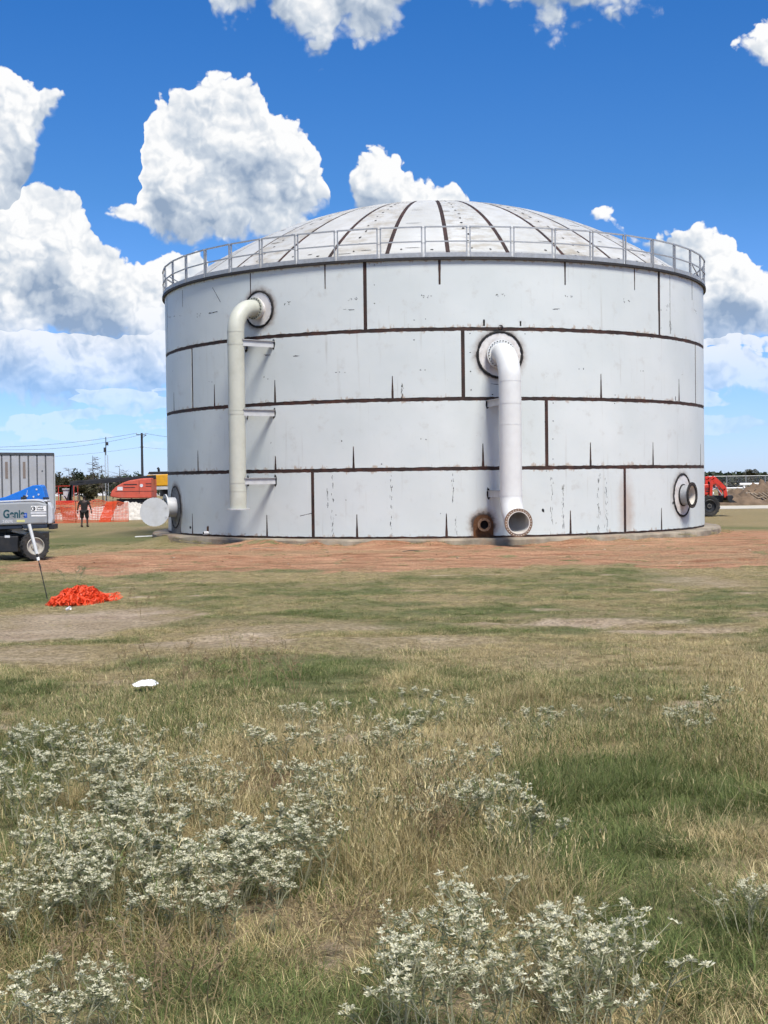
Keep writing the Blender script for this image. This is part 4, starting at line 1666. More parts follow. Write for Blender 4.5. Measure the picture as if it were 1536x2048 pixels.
for grp, lst in ROWS.items():
    lst.sort(key=lambda q: q[0])
    for i, (_, o) in enumerate(lst):
        o['label'] = o['label'] + ', ' + (ORD[-1] if i == len(lst) - 1 else ORD[i]) + ' of them'

# ------------------------------------------------------------------ road, far ground
mb = MB()
mb.add([(-320, 96, .012), (-30, 94, .012), (60, 93, .012), (400, 96, .012), (400, 106, .012), (60, 102, .012), (-30, 103, .012), (-320, 108, .012)], [(0, 1, 6, 7), (1, 2, 5, 6), (2, 3, 4, 5)])
tag(mb.build('road', simple('caliche_road', (.47, .43, .36), .95, var=.15, scale=.4)), 'pale gravel road crossing behind the tank', kind='structure')
mb = MB()
mb.add([(-75, 235, .015), (-33, 225, .015), (-30, 330, .015), (-85, 340, .015)], [(0, 1, 2, 3)])
tag(mb.build('gravel_lot', simple('pale_lot', (.60, .58, .55), .95, var=.1, scale=.2)), 'pale gravel lot beyond the orange lift', kind='structure')

# ------------------------------------------------------------------ text helper
def text_mesh(s, size, mat, parent, name, loc, rot=(rad(90), 0, 0), bold=0.0, sx=1.0):
    c = bpy.data.curves.new(name, 'FONT')
    c.body = s
    c.size = size
    c.extrude = .002
    c.offset = bold
    tmp = bpy.data.objects.new('tmp_text', c)
    COL.objects.link(tmp)
    bpy.context.view_layer.update()
    me = bpy.data.meshes.new_from_object(tmp.evaluated_get(bpy.context.evaluated_depsgraph_get()))
    bpy.data.objects.remove(tmp)
    me.materials.clear()
    me.materials.append(mat)
    o = link(name, me, parent)
    o.location = loc
    o.rotation_euler = rot
    o.scale = (sx, 1, 1)
    return o


def wheel(parent, c, ax, r, w, rim=None, lugs=20, rim_r=.62, name='wheel'):
    """a tyre with lugs, rim and hub; the tyre is the part, the rest its sub-parts"""
    ax = Vector(ax).normalized()
    a, u, v = frame_from(ax)
    mb = MB()
    h = w / 2
    prof = [(r * rim_r, -h * .8), (r * .80, -h), (r * .93, -h * .95), (r * .965, -h * .6), (r * .97, 0), (r * .965, h * .6), (r * .93, h * .95), (r * .80, h), (r * rim_r, h * .8)]
    mb.lathe(prof, c, ax, 36)
    wh = mb.build(name, M['black_rubber'], parent, smooth=35)
    mb = MB()
    for k in range(lugs):
        for s in (-1, 1):
            t = 2 * math.pi * (k + (.25 if s > 0 else -.25)) / lugs
            p0 = Vector(c) + (u * math.cos(t) + v * math.sin(t)) * r * .955 + a * (s * h * .08)
            t2 = t + 2 * math.pi / lugs * .45
            p1 = Vector(c) + (u * math.cos(t2) + v * math.sin(t2)) * r * .94 + a * (s * h * .98)
            mb.bar(p0, p1, r * .10, r * .09, up=(u * math.cos(t) + v * math.sin(t)))
    mb.build('tread', M['black_rubber'], wh)
    mb = MB()
    mb.lathe([(r * rim_r, h * .80), (r * rim_r * .93, h * .86), (r * rim_r * .86, h * .3), (r * rim_r * .45, h * .18), (r * rim_r * .38, h * .45), (.001, h * .48)], c, ax, 32)
    mb.lathe([(r * rim_r, -h * .80), (r * rim_r * .9, -h * .3), (.001, -h * .3)], c, ax, 32)
    rm = mb.build('rim', rim or M['rim'], wh, smooth=35)
    mb = MB()
    for k in range(8):
        t = 2 * math.pi * k / 8
        mb.disc(Vector(c) + (u * math.cos(t) + v * math.sin(t)) * r * rim_r * .29, ax, r * .03, h * .45, h * .56, 6)
    mb.build('wheel_nuts', M['rim'], wh)
    return wh


# ------------------------------------------------------------------ grey and blue boom lift at the left edge
LY = 42.0
k = LY / FPX
o0 = at_y(106, 1120, LY)
lift = empty('boom_lift', (o0.x, LY, 0))
tag(lift, 'grey and blue boom lift cut off by the left edge of the picture', 'boom lift')
mb = MB()
mb.prism([(-4.2, 1.74), (-2.2, 1.76), (-1.0, 1.80), (-.42, 1.80), (-.17, 1.74), (-.165, 1.12), (-4.2, 1.04)], 0, .75)
mb.prism([(-4.2, 1.74), (-2.2, 1.76), (-1.0, 1.78), (-.98, 1.12), (-4.2, 1.04)], .78, 2.2)
cover = mb.build('engine_cover', M['lift_grey'], lift, bevel=.05)
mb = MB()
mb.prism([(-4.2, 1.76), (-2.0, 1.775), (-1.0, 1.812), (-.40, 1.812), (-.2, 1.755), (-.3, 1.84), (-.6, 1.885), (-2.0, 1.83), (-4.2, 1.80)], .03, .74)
mb.build('hood_top_highlight', M['lift_pale'], lift, bevel=.02)  # pale strip paints the light catching the top of the grey cover
mb = MB()
mb.prism([(-.155, 1.80), (-.07, 1.72), (-.01, 1.60), (0, 1.25), (-.03, 1.13), (-.155, 1.11)], .06, .36)
mb.prism([(-.30, 1.80), (-.155, 1.79), (-.155, 1.85), (-.28, 1.87)], .05, .5)
mb.build('counterweight', M['lift_pale'], lift, bevel=.03)
mb = MB()
mb.prism([(-.95, 1.10), (-.17, 1.10), (-.17, .99), (-.9, .97)], .02, .72)
mb.prism([(-4.2, 1.03), (-.95, 1.09), (-.95, .98), (-4.2, .9)], .05, 2.0)
mb.build('skirt', M['navy'], lift, bevel=.015)
mb = MB()
mb.box((-.06, .35, 1.03), (.18, .5, .16))
mb.build('bumper', M['black'], lift, bevel=.02)
mb = MB()
mb.prism([(-.80, 2.31), (-.57, 2.325), (-.50, 2.25), (-.40, 1.86), (-1.1, 1.80), (-4.6, .95), (-4.6, 1.35), (-1.66, 1.96)], .85, 1.35)
boom = mb.build('boom', M['lift_blue'], lift, bevel=.025)
mb = MB()
for (x, z) in ((-.68, 2.18), (-.62, 2.02), (-.98, 1.98), (-.78, 1.95)):
    mb.disc((x, .85, z), (0, -1, 0), .03, -.01, .015, 12)
mb.build('pivot_pins', M['lift_pale'], boom)
mb = MB()
n = 12
pts = [(-1.42 + .5 * math.sin(rad(90 * i / n)) * .9, .847, 1.80 + .36 * (1 - math.cos(rad(90 * i / n)))) for i in range(n + 1)]
mb.tube(pts, .008, 5)
mb.build('hose', M['lift_pale'], boom)
mb = MB()
mb.box((-.93, .25, 1.88), (.14, .2, .16))
mb.tube([(-.93, .25, 1.9), (-.90, .25, 2.0)], .05, 10)
mb.build('exhaust', M['black'], lift, bevel=.02)
mb = MB()
mb.box((-.28, .4, 1.91), (.16, .12, .05))
mb.build('beacon', M['black'], lift)
# writing and stickers on the flank
text_mesh('Genie', .345, M['teal_print'], cover, 'lettering', (-1.51, -.004, 1.325), bold=.010, sx=.80)
mb = MB()
mb.box((-.82, -.003, 1.39), (.10, .006, .15))
sq = mb.build('small_mark', M['blue_print'], cover)
text_mesh('TF', .075, M['grey_print'], sq, 'lettering', (-.862, -.0075, 1.365), sx=.8)
mb = MB()
mb.box((-.415, -.003, 1.595), (.46, .006, .165))
stk = mb.build('sticker', M['white_paint'], cover)
mb = MB()
mb.ring((-.575, -.0065, 1.595), (0, -1, 0), .045, .066, 0, .003, 24)
mb.box((-.555, -.008, 1.595), (.035, .003, .085))
mb.build('emblem', M['black_print'], stk)
text_mesh('United', .078, M['black_print'], stk, 'lettering', (-.475, -.0075, 1.61), bold=.002, sx=.95)
text_mesh('Rentals', .078, M['black_print'], stk, 'lettering', (-.475, -.0075, 1.54), bold=.002, sx=.95)
mb = MB()
mb.box((-.41, -.003, 1.375), (.46, .006, .045))
mb.build('white_stripe', M['white_paint'], cover)
mb = MB()
mb.box((-.42, -.003, 1.46), (.48, .005, .05))
mb.build('grey_stripe', M['grey_print'], cover)
mb = MB()
mb.box((-.97, -.003, 1.22), (.25, .006, .07))
mb.build('yellow_sticker', M['yellow_print'], cover)
text_mesh('Z-60/37FE', .12, M['grey_print'], cover, 'lettering', (-1.53, -.004, 1.165), bold=.002, sx=.62)
# undercarriage
mb = MB()
mb.box((-2.3, 1.1, .62), (3.6, 1.1, .42))
mb.box((-2.3, 1.1, .88), (1.5, 1.2, .16))
mb.box((-1.55, .45, .50), (.9, .7, .50))
mb.bar((-.62, .1, .45), (-1.35, 1.75, .45), .2, .2)
mb.box((-3.9, 1.1, .50), (.22, 1.7, .20))
ch = mb.build('chassis', M['black'], lift, bevel=.03)
mb = MB()
mb.bar((-1.3, .2, .93), (-.72, .25, .80), .06, .10)
mb.bar((-1.35, .12, .98), (-.85, .18, .93), .03, .04)
mb.build('tie_rod', M['rim'], ch)
mb = MB()
mb.box((-1.42, .097, .74), (.16, .006, .07))
mb.build('plate', M['grey_print'], ch)
for (x, y, a) in ((-.59, .10, 32), (-3.6, .12, 0), (-1.35, 1.75, 180 + 32), (-3.6, 2.1, 180), (-1.78, .42, 8)):
    if x == -1.78:
        continue
    wheel(lift, (x, y, .435), (math.sin(rad(a)), -math.cos(rad(a)), 0), .44, .32)

# ------------------------------------------------------------------ leaning marker stake and heap of orange netting
b = ground_at(97, 1197)
tp = at_y(58, 1048, b.y)
stake = empty('marker_stake', b)
tag(stake, 'leaning white and black marker stake in front of the grey lift', 'stake')
d = tp - b
mb = MB()
mb.tube([d * 0 - Vector((0, 0, .1)), d * .53], .0085, 8)
mb.build('rod', M['black'], stake, smooth=40)
mb = MB()
mb.tube([d * .60, d * 1.0], .031, 10)
mb.build('sleeve', M['tape_white'], stake, smooth=40)
mb = MB()
mb.tube([d * .512, d * .555], .028, 10)
mb.build('collar', M['white_paint'], stake, smooth=40)
mb = MB()
mb.tube([d * .555, d * .605], .016, 10)
mb.tube([d * .40, d * .47], .014, 8)
mb.build('joint', M['black'], stake, smooth=40)


def ribbon(mb, a, b, w, nrm):
    s = (b - a).cross(nrm)
    if s.length < 1e-6:
        return
    s = s.normalized() * (w / 2)
    mb.add([a - s, a + s, b + s, b - s], [(0, 1, 2, 3)])


c = ground_at(158, 1208)
heap = MB()
for lay in range(9):
    nx, ny = 26, 20
    G = {}
    ph = [random.uniform(0, 6.28) for _ in range(6)]
    rz = random.uniform(-.3, .3)
    sc = 1 - .05 * lay
    for i in range(nx + 1):
        for j in range(ny + 1):
            u, v = (i / nx * 2 - 1), (j / ny * 2 - 1)
            x = .43 * sc * u * math.sqrt(max(0, 1 - v * v * .45))
            y = .75 * sc * v * math.sqrt(max(0, 1 - u * u * .45))
            q = math.hypot(u, v * .9)
            h = .24 * max(0, 1 - (q / 1.1) ** 3) * (.35 + .075 * lay)
            cr = .028 * math.sin(9 * u + ph[0] + 4 * v) + .022 * math.sin(13 * v + ph[1]) + .02 * math.sin(17 * u - 11 * v + ph[2])
            x2 = x * math.cos(rz) - y * math.sin(rz) + .10 * v + .02 * math.sin(11 * v + ph[3])
            y2 = x * math.sin(rz) + y * math.cos(rz) + .03 * math.sin(12 * u + ph[4])
            G[i, j] = Vector((x2 + random.gauss(0, .008), y2, max(.01, h + .035 + cr * (1 - .4 * q) + random.gauss(0, .008))))
    for i in range(nx + 1):
        for j in range(ny + 1):
            nrm = Vector((random.gauss(0, .6), random.gauss(0, .6), 1))
            if i < nx:
                ribbon(heap, G[i, j], G[i + 1, j], .020, nrm)
            if j < ny:
                ribbon(heap, G[i, j], G[i, j + 1], .018, nrm)
for q in range(60):                                  # loose ends on the right
    a = Vector((random.uniform(.42, .58), random.uniform(.1, .5), random.uniform(.02, .14)))
    ribbon(heap, a, a + Vector((random.gauss(0, .05), random.gauss(0, .05), random.gauss(0, .04))), .018, Vector((0, -1, .5)))
o = heap.build('safety_netting_heap', M['net'])
o.location = c
tag(o, 'crumpled heap of bright orange safety netting lying in the grass', 'netting')

# ------------------------------------------------------------------ semi trailer behind the lift
tr0 = at_y(110, 1000, 65.0)
ang = math.atan2(-.74, -.68)
trailer = empty('semi_trailer', (tr0.x, 65.0, 0), ang)            # local +x runs from the rear towards the left front
tag(trailer, 'silver ribbed semi trailer parked behind the grey lift', 'trailer')
ZT, ZB, TL, TW = 3.78, 1.02, 13.5, 2.5
SP = .47
nps = int(TL / SP)
side = 1                                           # the side facing the camera is +y in local space after the turn
for i in range(nps):
    mb = MB()
    x0, x1 = i * SP + .045, (i + 1) * SP - .045
    mb.add([(x0, -.02, ZB + .1), (x1, -.02, ZB + .1), (x1, -.02, ZT - .09), (x0, -.02, ZT - .09), (x0, -.05, ZB + .1), (x1, -.05, ZB + .1), (x1, -.05, ZT - .09), (x0, -.05, ZT - .09)],
           [(0, 1, 2, 3), (7, 6, 5, 4), (0, 4, 5, 1), (3, 2, 6, 7), (1, 5, 6, 2), (0, 3, 7, 4)])
    pn = mb.build('side_panel', M['trailer'], trailer)
    if i % 2 == 1:
        mb = MB()
        mb.disc((x0 + .15, -.02, ZT - .85), (0, 1, 0), .045, 0, .004, 10)
        mb.build('bolt_mark', M['trailer_post'], pn)
    if i in (3, 5, 6):
        mb = MB()
        mb.box((.5 * (x0 + x1), -.016, ZT - .80), (.14, .008, .78))
        mb.build('faded_strip', simple('faded_strip', (.21, .17, .155), .8), pn)
for i in range(nps + 1):
    mb = MB()
    mb.box((i * SP, -.045, .5 * (ZT + ZB)), (.088, .03, ZT - ZB - .2))
    mb.build('post', M['trailer_post'], trailer)
mb = MB()
mb.box((TL / 2, -.02, ZT - .04), (TL, .05, .11))
mb.box((TL / 2, -TW + .02, ZT - .04), (TL, .05, .11))
mb.build('top_rail', M['trailer_rail'], trailer)
mb = MB()
mb.box((TL / 2, -.02, ZB + .03), (TL, .06, .16))
mb.box((TL / 2, -TW + .02, ZB + .03), (TL, .06, .16))
mb.build('bottom_rail', M['trailer'], trailer)
mb = MB()
mb.box((TL / 2, -TW / 2, ZT), (TL - .1, TW - .06, .04))
mb.box((TL / 2, -TW / 2, ZB + .05), (TL - .1, TW - .1, .08))
mb.box((TL - .02, -TW / 2, .5 * (ZT + ZB)), (.05, TW - .06, ZT - ZB - .1))
mb.box((TL / 2, -TW + .03, .5 * (ZT + ZB)), (TL - .1, .03, ZT - ZB - .2))
mb.build('body', M['trailer'], trailer)
for s in (0, 1):
    mb = MB()
    mb.box((-.02, -TW * (.25 + .5 * s), .5 * (ZT + ZB)), (.05, TW * .48, ZT - ZB - .12))
    dr = mb.build('rear_door', M['lift_pale'], trailer)
    mb = MB()
    mb.tube([(-.06, -TW * (.4 + .2 * s), ZB), (-.06, -TW * (.4 + .2 * s), ZT - .1)], .02, 6)
    mb.build('lock_rod', M['galv'], dr)
mb = MB()
mb.bar((.0, -.3, ZB), (.0, -.3, .5), .08, .08)
mb.bar((.0, -TW + .3, ZB), (.0, -TW + .3, .5), .08, .08)
mb.bar((.0, -.1, .5), (.0, -TW + .1, .5), .1, .1)
mb.build('bumper', M['black'], trailer)
for x in (1.6, 2.9):
    for y in (-.2, -TW + .2):
        wheel(trailer, (x, y, .5), (0, 1 if y > -1 else -1, 0), .5, .3, lugs=14, name='wheel')

# ------------------------------------------------------------------ person walking away
def skin_body(name, joints, edges, mat, parent, sub=2):
    me = bpy.data.meshes.new(name)
    keys = list(joints)
    me.from_pydata([joints[k_][0] for k_ in keys], [(keys.index(a), keys.index(b)) for a, b in edges], [])
    o = link(name, me, parent)
    sk = o.modifiers.new('skin', 'SKIN')
    sk.use_smooth_shade = True
    lay = me.skin_vertices[0] if me.skin_vertices else None
    if lay is None:
        bm = bmesh.new()
        bm.from_mesh(me)
        bm.verts.layers.skin.verify()
        bm.to_mesh(me)
        bm.free()
        lay = me.skin_vertices[0]
    for i, k_ in enumerate(keys):
        r = joints[k_][1]
        lay.data[i].radius = r if isinstance(r, tuple) else (r, r)
        lay.data[i].use_root = (i == 0)
    sb = o.modifiers.new('sub', 'SUBSURF')
    sb.levels = sb.render_levels = sub
    me.materials.append(mat)
    return o


pp = at_y(169, 1050, 72.0)
per = empty('person', (pp.x, 72.0, -.005))
per.scale = (1.14, 1.05, .975)
tag(per, 'person in black shirt and shorts walking away beside the orange fence', 'person')
J = {'pelvis': ((0, 0, .93), (.13, .10)), 'waist': ((0, 0, 1.08), (.125, .095)), 'chest': ((0, .01, 1.28), (.155, .11)), 'neckb': ((0, .01, 1.45), (.07, .065)), 'neck': ((0, .02, 1.50), .052), 'head': ((0, .035, 1.60), (.072, .085)), 'crown': ((0, .03, 1.68), (.062, .075)),
     'shL': ((-.17, .01, 1.41), .062), 'elL': ((-.28, -.02, 1.14), .043), 'wrL': ((-.31, .04, .90), .03), 'shR': ((.17, .01, 1.41), .062), 'elR': ((.28, -.03, 1.14), .043), 'wrR': ((.32, .05, .90), .03),
     'hipL': ((-.10, 0, .88), .095), 'knL': ((-.115, .03, .50), .06), 'anL': ((-.12, -.05, .10), .038), 'toL': ((-.13, .10, .045), .035),
     'hipR': ((.10, 0, .88), .095), 'knR': ((.12, .06, .50), .06), 'anR': ((.13, .05, .10), .038), 'toR': ((.14, .20, .045), .035)}
E = [('pelvis', 'waist'), ('waist', 'chest'), ('chest', 'neckb'), ('neckb', 'neck'), ('neck', 'head'), ('head', 'crown'), ('chest', 'shL'), ('shL', 'elL'), ('elL', 'wrL'), ('chest', 'shR'), ('shR', 'elR'), ('elR', 'wrR'),
     ('pelvis', 'hipL'), ('hipL', 'knL'), ('knL', 'anL'), ('anL', 'toL'), ('pelvis', 'hipR'), ('hipR', 'knR'), ('knR', 'anR'), ('anR', 'toR')]
skin_body('body', J, E, M['skin'], per)
G_ = 1.16
S = {'waist': ((0, 0, 1.06), (.155, .12)), 'hem': ((0, 0, .90), (.165, .13)), 'chest': ((0, .01, 1.28), (.18, .132)), 'top': ((0, .01, 1.45), (.085, .08)), 'shL': ((-.175, .01, 1.41), .08), 'slL': ((-.245, -.008, 1.23), .072), 'shR': ((.175, .01, 1.41), .08), 'slR': ((.245, -.012, 1.23), .072)}
skin_body('shirt', S, [('waist', 'hem'), ('waist', 'chest'), ('chest', 'top'), ('chest', 'shL'), ('shL', 'slL'), ('chest', 'shR'), ('shR', 'slR')], M['cloth_black'], per)
S = {'pelvis': ((0, 0, .93), (.15, .12)), 'hipL': ((-.10, 0, .85), .118), 'knL': ((-.12, .03, .46), .092), 'hipR': ((.10, 0, .85), .118), 'knR': ((.125, .055, .46), .092)}
skin_body('shorts', S, [('pelvis', 'hipL'), ('hipL', 'knL'), ('pelvis', 'hipR'), ('hipR', 'knR')], M['cloth_black'], per)
S = {'z': ((0, .02, 1.60), (.078, .088)), 'a': ((0, .03, 1.655), (.088, .10)), 'b': ((0, .02, 1.70), (.07, .085))}
skin_body('cap', S, [('z', 'a'), ('a', 'b')], M['cloth_black'], per)
for s in (-1, 1):
    w = Vector((s * .315, .045, .90))
    S = {'w': (tuple(w), .042), 'p': (tuple(w + Vector((s * .005, .015, -.07))), (.045, .03)), 'k': (tuple(w + Vector((s * .002, .025, -.11))), (.042, .026))}
    ed = [('w', 'p'), ('p', 'k')]
    for q in range(4):
        f0 = w + Vector((s * .002, .025 + (q - 1.5) * .02, -.13))
        S['f%d' % q] = (tuple(f0), .011)
        S['g%d' % q] = (tuple(f0 + Vector((-s * .012, .004, -.035 - .006 * (1 - abs(q - 1.5))))), .010)
        ed += [('k', 'f%d' % q), ('f%d' % q, 'g%d' % q)]
    S['t'] = (tuple(w + Vector((-s * .01, .055, -.075))), .012)
    S['u'] = (tuple(w + Vector((-s * .02, .07, -.11))), .010)
    ed += [('p', 't'), ('t', 'u')]
    skin_body('glove', S, ed, M['glove'], per, 1)
for a, t in (('anL', 'toL'), ('anR', 'toR')):
    A_, T_ = Vector(J[a][0]), Vector(J[t][0])
    S = {'c': (tuple(A_ + Vector((0, 0, .08))), .055), 'a': (tuple(A_ + Vector((0, -.01, -.035))), (.055, .05)), 't': (tuple(T_ + Vector((0, .03, 0))), (.05, .04))}
    skin_body('boot', S, [('c', 'a'), ('a', 't')], M['shoe'], per, 1)

# ------------------------------------------------------------------ orange safety fence, gravel
FA, FB = at_y(70, 1048, 79.0), at_y(257, 1042, 81.5)
FA.z = FB.z = 0
fence = empty('safety_fence', FA)
tag(fence, 'orange plastic mesh safety fence strung behind the walking person', 'fence')
fd = FB - FA
FL = fd.length
fdn = fd.normalized()


def netting(L0, L1, H, cs, mat, name, slant=0.0, off=0.0, w=.032):
    mb = MB()
    nx, ny = int((L1 - L0) / cs), int(H / cs)
    G = {}
    for i in range(nx + 1):
        for j in range(ny + 1):
            s = L0 + (L1 - L0) * i / nx + slant * j / ny
            sag = .07 * math.sin(s * 2.1) + .05 * math.sin(s * 5.3 + 1)
            zz = (.03 + (H - .03 + sag) * j / ny)
            G[i, j] = fdn * s + Vector((0, off + .06 * math.sin(s * 3.1) + .04 * math.sin(zz * 4 + s), zz))
    for i in range(nx + 1):
        for j in range(ny + 1):
            if i < nx:
                ribbon(mb, G[i, j], G[i + 1, j], w * (1.5 if j in (0, ny) else 1), Vector((0, -1, 0)))
            if j < ny:
                ribbon(mb, G[i, j], G[i, j + 1], w * .8, Vector((0, -1, 0)))
    return tag(mb.build(name, mat, fence), kind='stuff')


netting(0, FL, 1.22, .088, M['net_pale'], 'net', w=.034)
netting(FL * .685, FL * .80, 1.16, .07, M['net'], 'doubled_net', slant=.42, off=-.07, w=.045)
netting(FL * .30, FL * .45, .95, .08, M['net'], 'doubled_net', slant=-.2, off=.1, w=.036)
for t in (0, .22, .43, .66, .83, 1.0):
    mb = MB()
    p = fd * t
    mb.bar(p + Vector((0, .03, -.1)), p + Vector((random.uniform(-.04, .04), .03, 1.30)), .035, .02)
    mb.build('post', M['rust'], fence)


def mound(name, c, a, b, h, mat, label, cat, nscale=1.2, namp=.35, n=44, stones=None):
    me = MB()
    vs, fs = [], []
    seed = random.randint(0, 60)
    for i in range(n + 1):
        for j in range(n + 1):
            u, v = i / n * 2 - 1, j / n * 2 - 1
            q = math.hypot(u, v)
            w = float(fbm(u * a * nscale, v * b * nscale, 4, seed)) - .5
            z = h * max(0, 1 - q ** 1.6) * (1 + namp * 2 * w) + namp * h * w * .4 * max(0, 1.2 - q) - (.12 if q > .95 else 0)
            vs.append((u * a, v * b, z))
    for i in range(n):
        for j in range(n):
            k0 = i * (n + 1) + j
            fs.append((k0, k0 + n + 1, k0 + n + 2, k0 + 1))
    me.add(vs, fs)
    o = me.build(name, mat, smooth=50)
    o.location = c
    return tag(o, label, cat)


g1 = at_y(262, 1030, 86)
mound('gravel_pile', (g1.x, 86, -.03), 1.9, 1.6, 1.0, M['gravel'], 'pale gravel pile at the right end of the orange fence', 'gravel pile', 2.4, .4)
g1 = at_y(185, 1030, 88)
mound('gravel_pile', (g1.x, 88, -.03), 3.2, 2.0, .75, M['gravel'], 'long low gravel pile seen through the orange fence', 'gravel pile', 2.0, .5)

# ------------------------------------------------------------------ faded orange boom lift behind the fence
JY = 93.0
jl = at_y(270, 1030, JY)
jk = JY / FPX


def jx(px):
    return (px - 270) * jk


def jz(px, py):
    return at_y(px, py, JY).z


jlg = empty('boom_lift', (jl.x, JY, 0))
tag(jlg, 'faded orange boom lift with its dark boom stretched left behind the fence', 'boom lift')
mb = MB()
prof = [(226, 991), (229, 982), (238, 973), (250, 966), (264, 961), (288, 957), (308, 956), (308, 996), (246, 996), (229, 994)]
mb.prism([(jx(a), jz(a, b_)) for a, b_ in prof], -.9, 1.3)
jc = mb.build('turret_cover', M['jlg'], jlg, bevel=.06)
mb = MB()
for (a, b_, c_, d_) in ((253, 968, 280, 970), (253, 974, 276, 975.4), (297, 967, 308, 968.6), (297, 972, 308, 973.4)):
    mb.box((.5 * (jx(a) + jx(c_)), -.902, jz(270, .5 * (b_ + d_))), (jx(c_) - jx(a), .01, (d_ - b_) * jk))
mb.box((jx(284), -.902, jz(284, 974)), (.03, .01, .9))
mb.box((jx(275), -.902, jz(270, 982.5)), (2.6, .01, .03))
mb.build('vent_slots', M['black'], jc)
mb = MB()
mb.box((jx(246), -.905, jz(246, 977)), (.36, .01, .24))
mb.build('label_plate', M['grey_print'], jc)
mb = MB()
mb.disc((jx(288.5), -.9, jz(288, 971)), (0, -1, 0), .11, 0, .008, 16)
mb.build('round_decal', M['grey_print'], jc)
text_mesh('TRYDOR', .2, M['grey_print'], jc, 'lettering', (jx(236), -.906, jz(240, 989)), sx=.8) if False else None
mb = MB()
mb.box((jx(275), .2, .95), (2.6, 1.6, .5))
mb.box((jx(262), .2, .65), (3.8, 1.5, .35))
mb.build('chassis', M['black'], jlg, bevel=.04)
for x in (jx(238), jx(292)):
    for y, a in ((-.85, -1), (1.25, 1)):
        wheel(jlg, (x, y, .5), (0, a, 0), .5, .4, lugs=16)
mb = MB()
mb.bar((jx(312), .2, jz(312, 954)), (jx(150), .2, jz(150, 967)), .34, .28)
mb.build('boom', M['black'], jlg, bevel=.02)
mb = MB()
mb.bar((jx(240), .2, jz(240, 958.2)), (jx(140), .2, jz(140, 966.2)), .26, .28)
mb.bar((jx(155), .2, jz(155, 963)), (jx(167), .2, jz(167, 962)), .4, .14)
mb.build('fly_boom', M['black'], jlg)
mb = MB()
mb.bar((jx(147), .2, jz(147, 966)), (jx(136), .2, jz(136, 1004)), .3, .28)
mb.bar((jx(143), .1, jz(143, 970)), (jx(140), .1, jz(140, 1000)), .1, .12)
mb.bar((jx(128), .2, jz(128, 992)), (jx(136), .2, jz(136, 1004)), .08, .08)
mb.build('jib', M['black'], jlg)
mb = MB()
zf, zt_ = jz(130, 1011), jz(130, 969)
for x in (jx(111.5), jx(150.5)):
    for y in (-.3, .9):
        mb.bar((x, y, zf), (x, y, jz(130, 972)), .04, .04)
for zz in (jz(130, 972), jz(130, 986)):
    mb.bar((jx(111.5), .9, zz), (jx(150.5), .9, zz), .035, .035)
    for x in (jx(111.5), jx(150.5)):
        mb.bar((x, -.3, zz), (x, .9, zz), .035, .035)
mb.box((jx(131), .3, jz(131, 1003)), (jx(150.5) - jx(111.5), 1.2, .10))
mb.box((jx(131), -.3, jz(131, 1007)), (jx(150.5) - jx(111.5), .05, .16))
mb.build('platform_basket', M['red'], jlg)
mb = MB()
mb.box((jx(131), .75, jz(131, 988)), (.56, .25, .66))
mb.box((jx(131), .72, jz(131, 978.5)), (.66, .34, .08))
mb.build('control_box', M['steel_grey'], jlg, bevel=.02)
mb = MB()
mb.box((jx(124), .2, jz(124, 1017)), (1.1, .9, .14))
mb.box((jx(122), .2, .28), (.14, .14, .5))
mb.build('lower_frame', M['black'], jlg)

# ------------------------------------------------------------------ yellow excavator half hidden by the tank
XY = 97.0
xk = XY / FPX
x0 = at_y(300, 1030, XY)
exc = empty('excavator', (x0.x, XY, 0))
tag(exc, 'yellow tracked excavator half hidden behind the left side of the tank', 'excavator')


def xz(py):
    return at_y(310, py, XY).z


mb = MB()
mb.prism([(0, xz(950)), (2.4, xz(948)), (2.4, xz(972)), (.1, xz(972)), (0, xz(967))], -1.1, 1.4)
xb = mb.build('engine_house', M['yellow'], exc, bevel=.06)
mb = MB()
for q in range(4):
    mb.box((.46, -1.102, xz(955.5 + 3.2 * q)), (.34, .01, .05))
mb.build('vent_slots', M['black'], xb)
mb = MB()
mb.prism([(.05, xz(948.5)), (.15, xz(943.5)), (2.3, xz(943)), (2.4, xz(948.5))], -1.0, 1.3)
mb.tube([(.72, -.2, xz(944)), (.70, -.2, xz(938)), (.62, -.2, xz(935.5))], .09, 10)
mb.build('roof_hatch', M['black'], exc, bevel=.02)
mb = MB()
mb.prism([(.12, xz(972.5)), (2.4, xz(972.5)), (2.4, xz(979)), (.2, xz(979))], -1.05, 1.35)
mb.build('belly_plate', M['steel_grey'], exc)
mb = MB()
mb.disc((1.4, .15, 1.3), (0, 0, 1), .7, 0, xz(979) - 1.3 + .02, 24)
mb.build('turntable', M['black'], exc)
for y in (-.95, 1.05):
    mb = MB()
    out = [(-.35, .45), (-.2, .85), (.1, 1.05), (3.2, 1.05), (3.5, .85), (3.6, .45), (3.4, .12), (3.1, 0), (.2, 0), (-.15, .12)]
    mb.prism(out, y - .28, y + .28)
    tk = mb.build('track', M['black_rubber'], exc, bevel=.05)
    mb = MB()
    for q in range(18):
        mb.box((-.1 + .2 * q, y, 1.06), (.13, .6, .05))
    mb.build('track_pads', M['black_rubber'], tk)
mb = MB()
mb.box((2.6, .1, 2.6), (.9, 1.0, 1.6))
mb.build('cab', M['yellow'], exc, bevel=.08)
mb = MB()
mb.bar((3.0, .8, 2.0), (5.4, .8, 4.0), .35, .5)
mb.bar((5.4, .8, 4.0), (7.4, .8, 1.6), .3, .4)
mb.build('digging_arm', M['yellow'], exc)

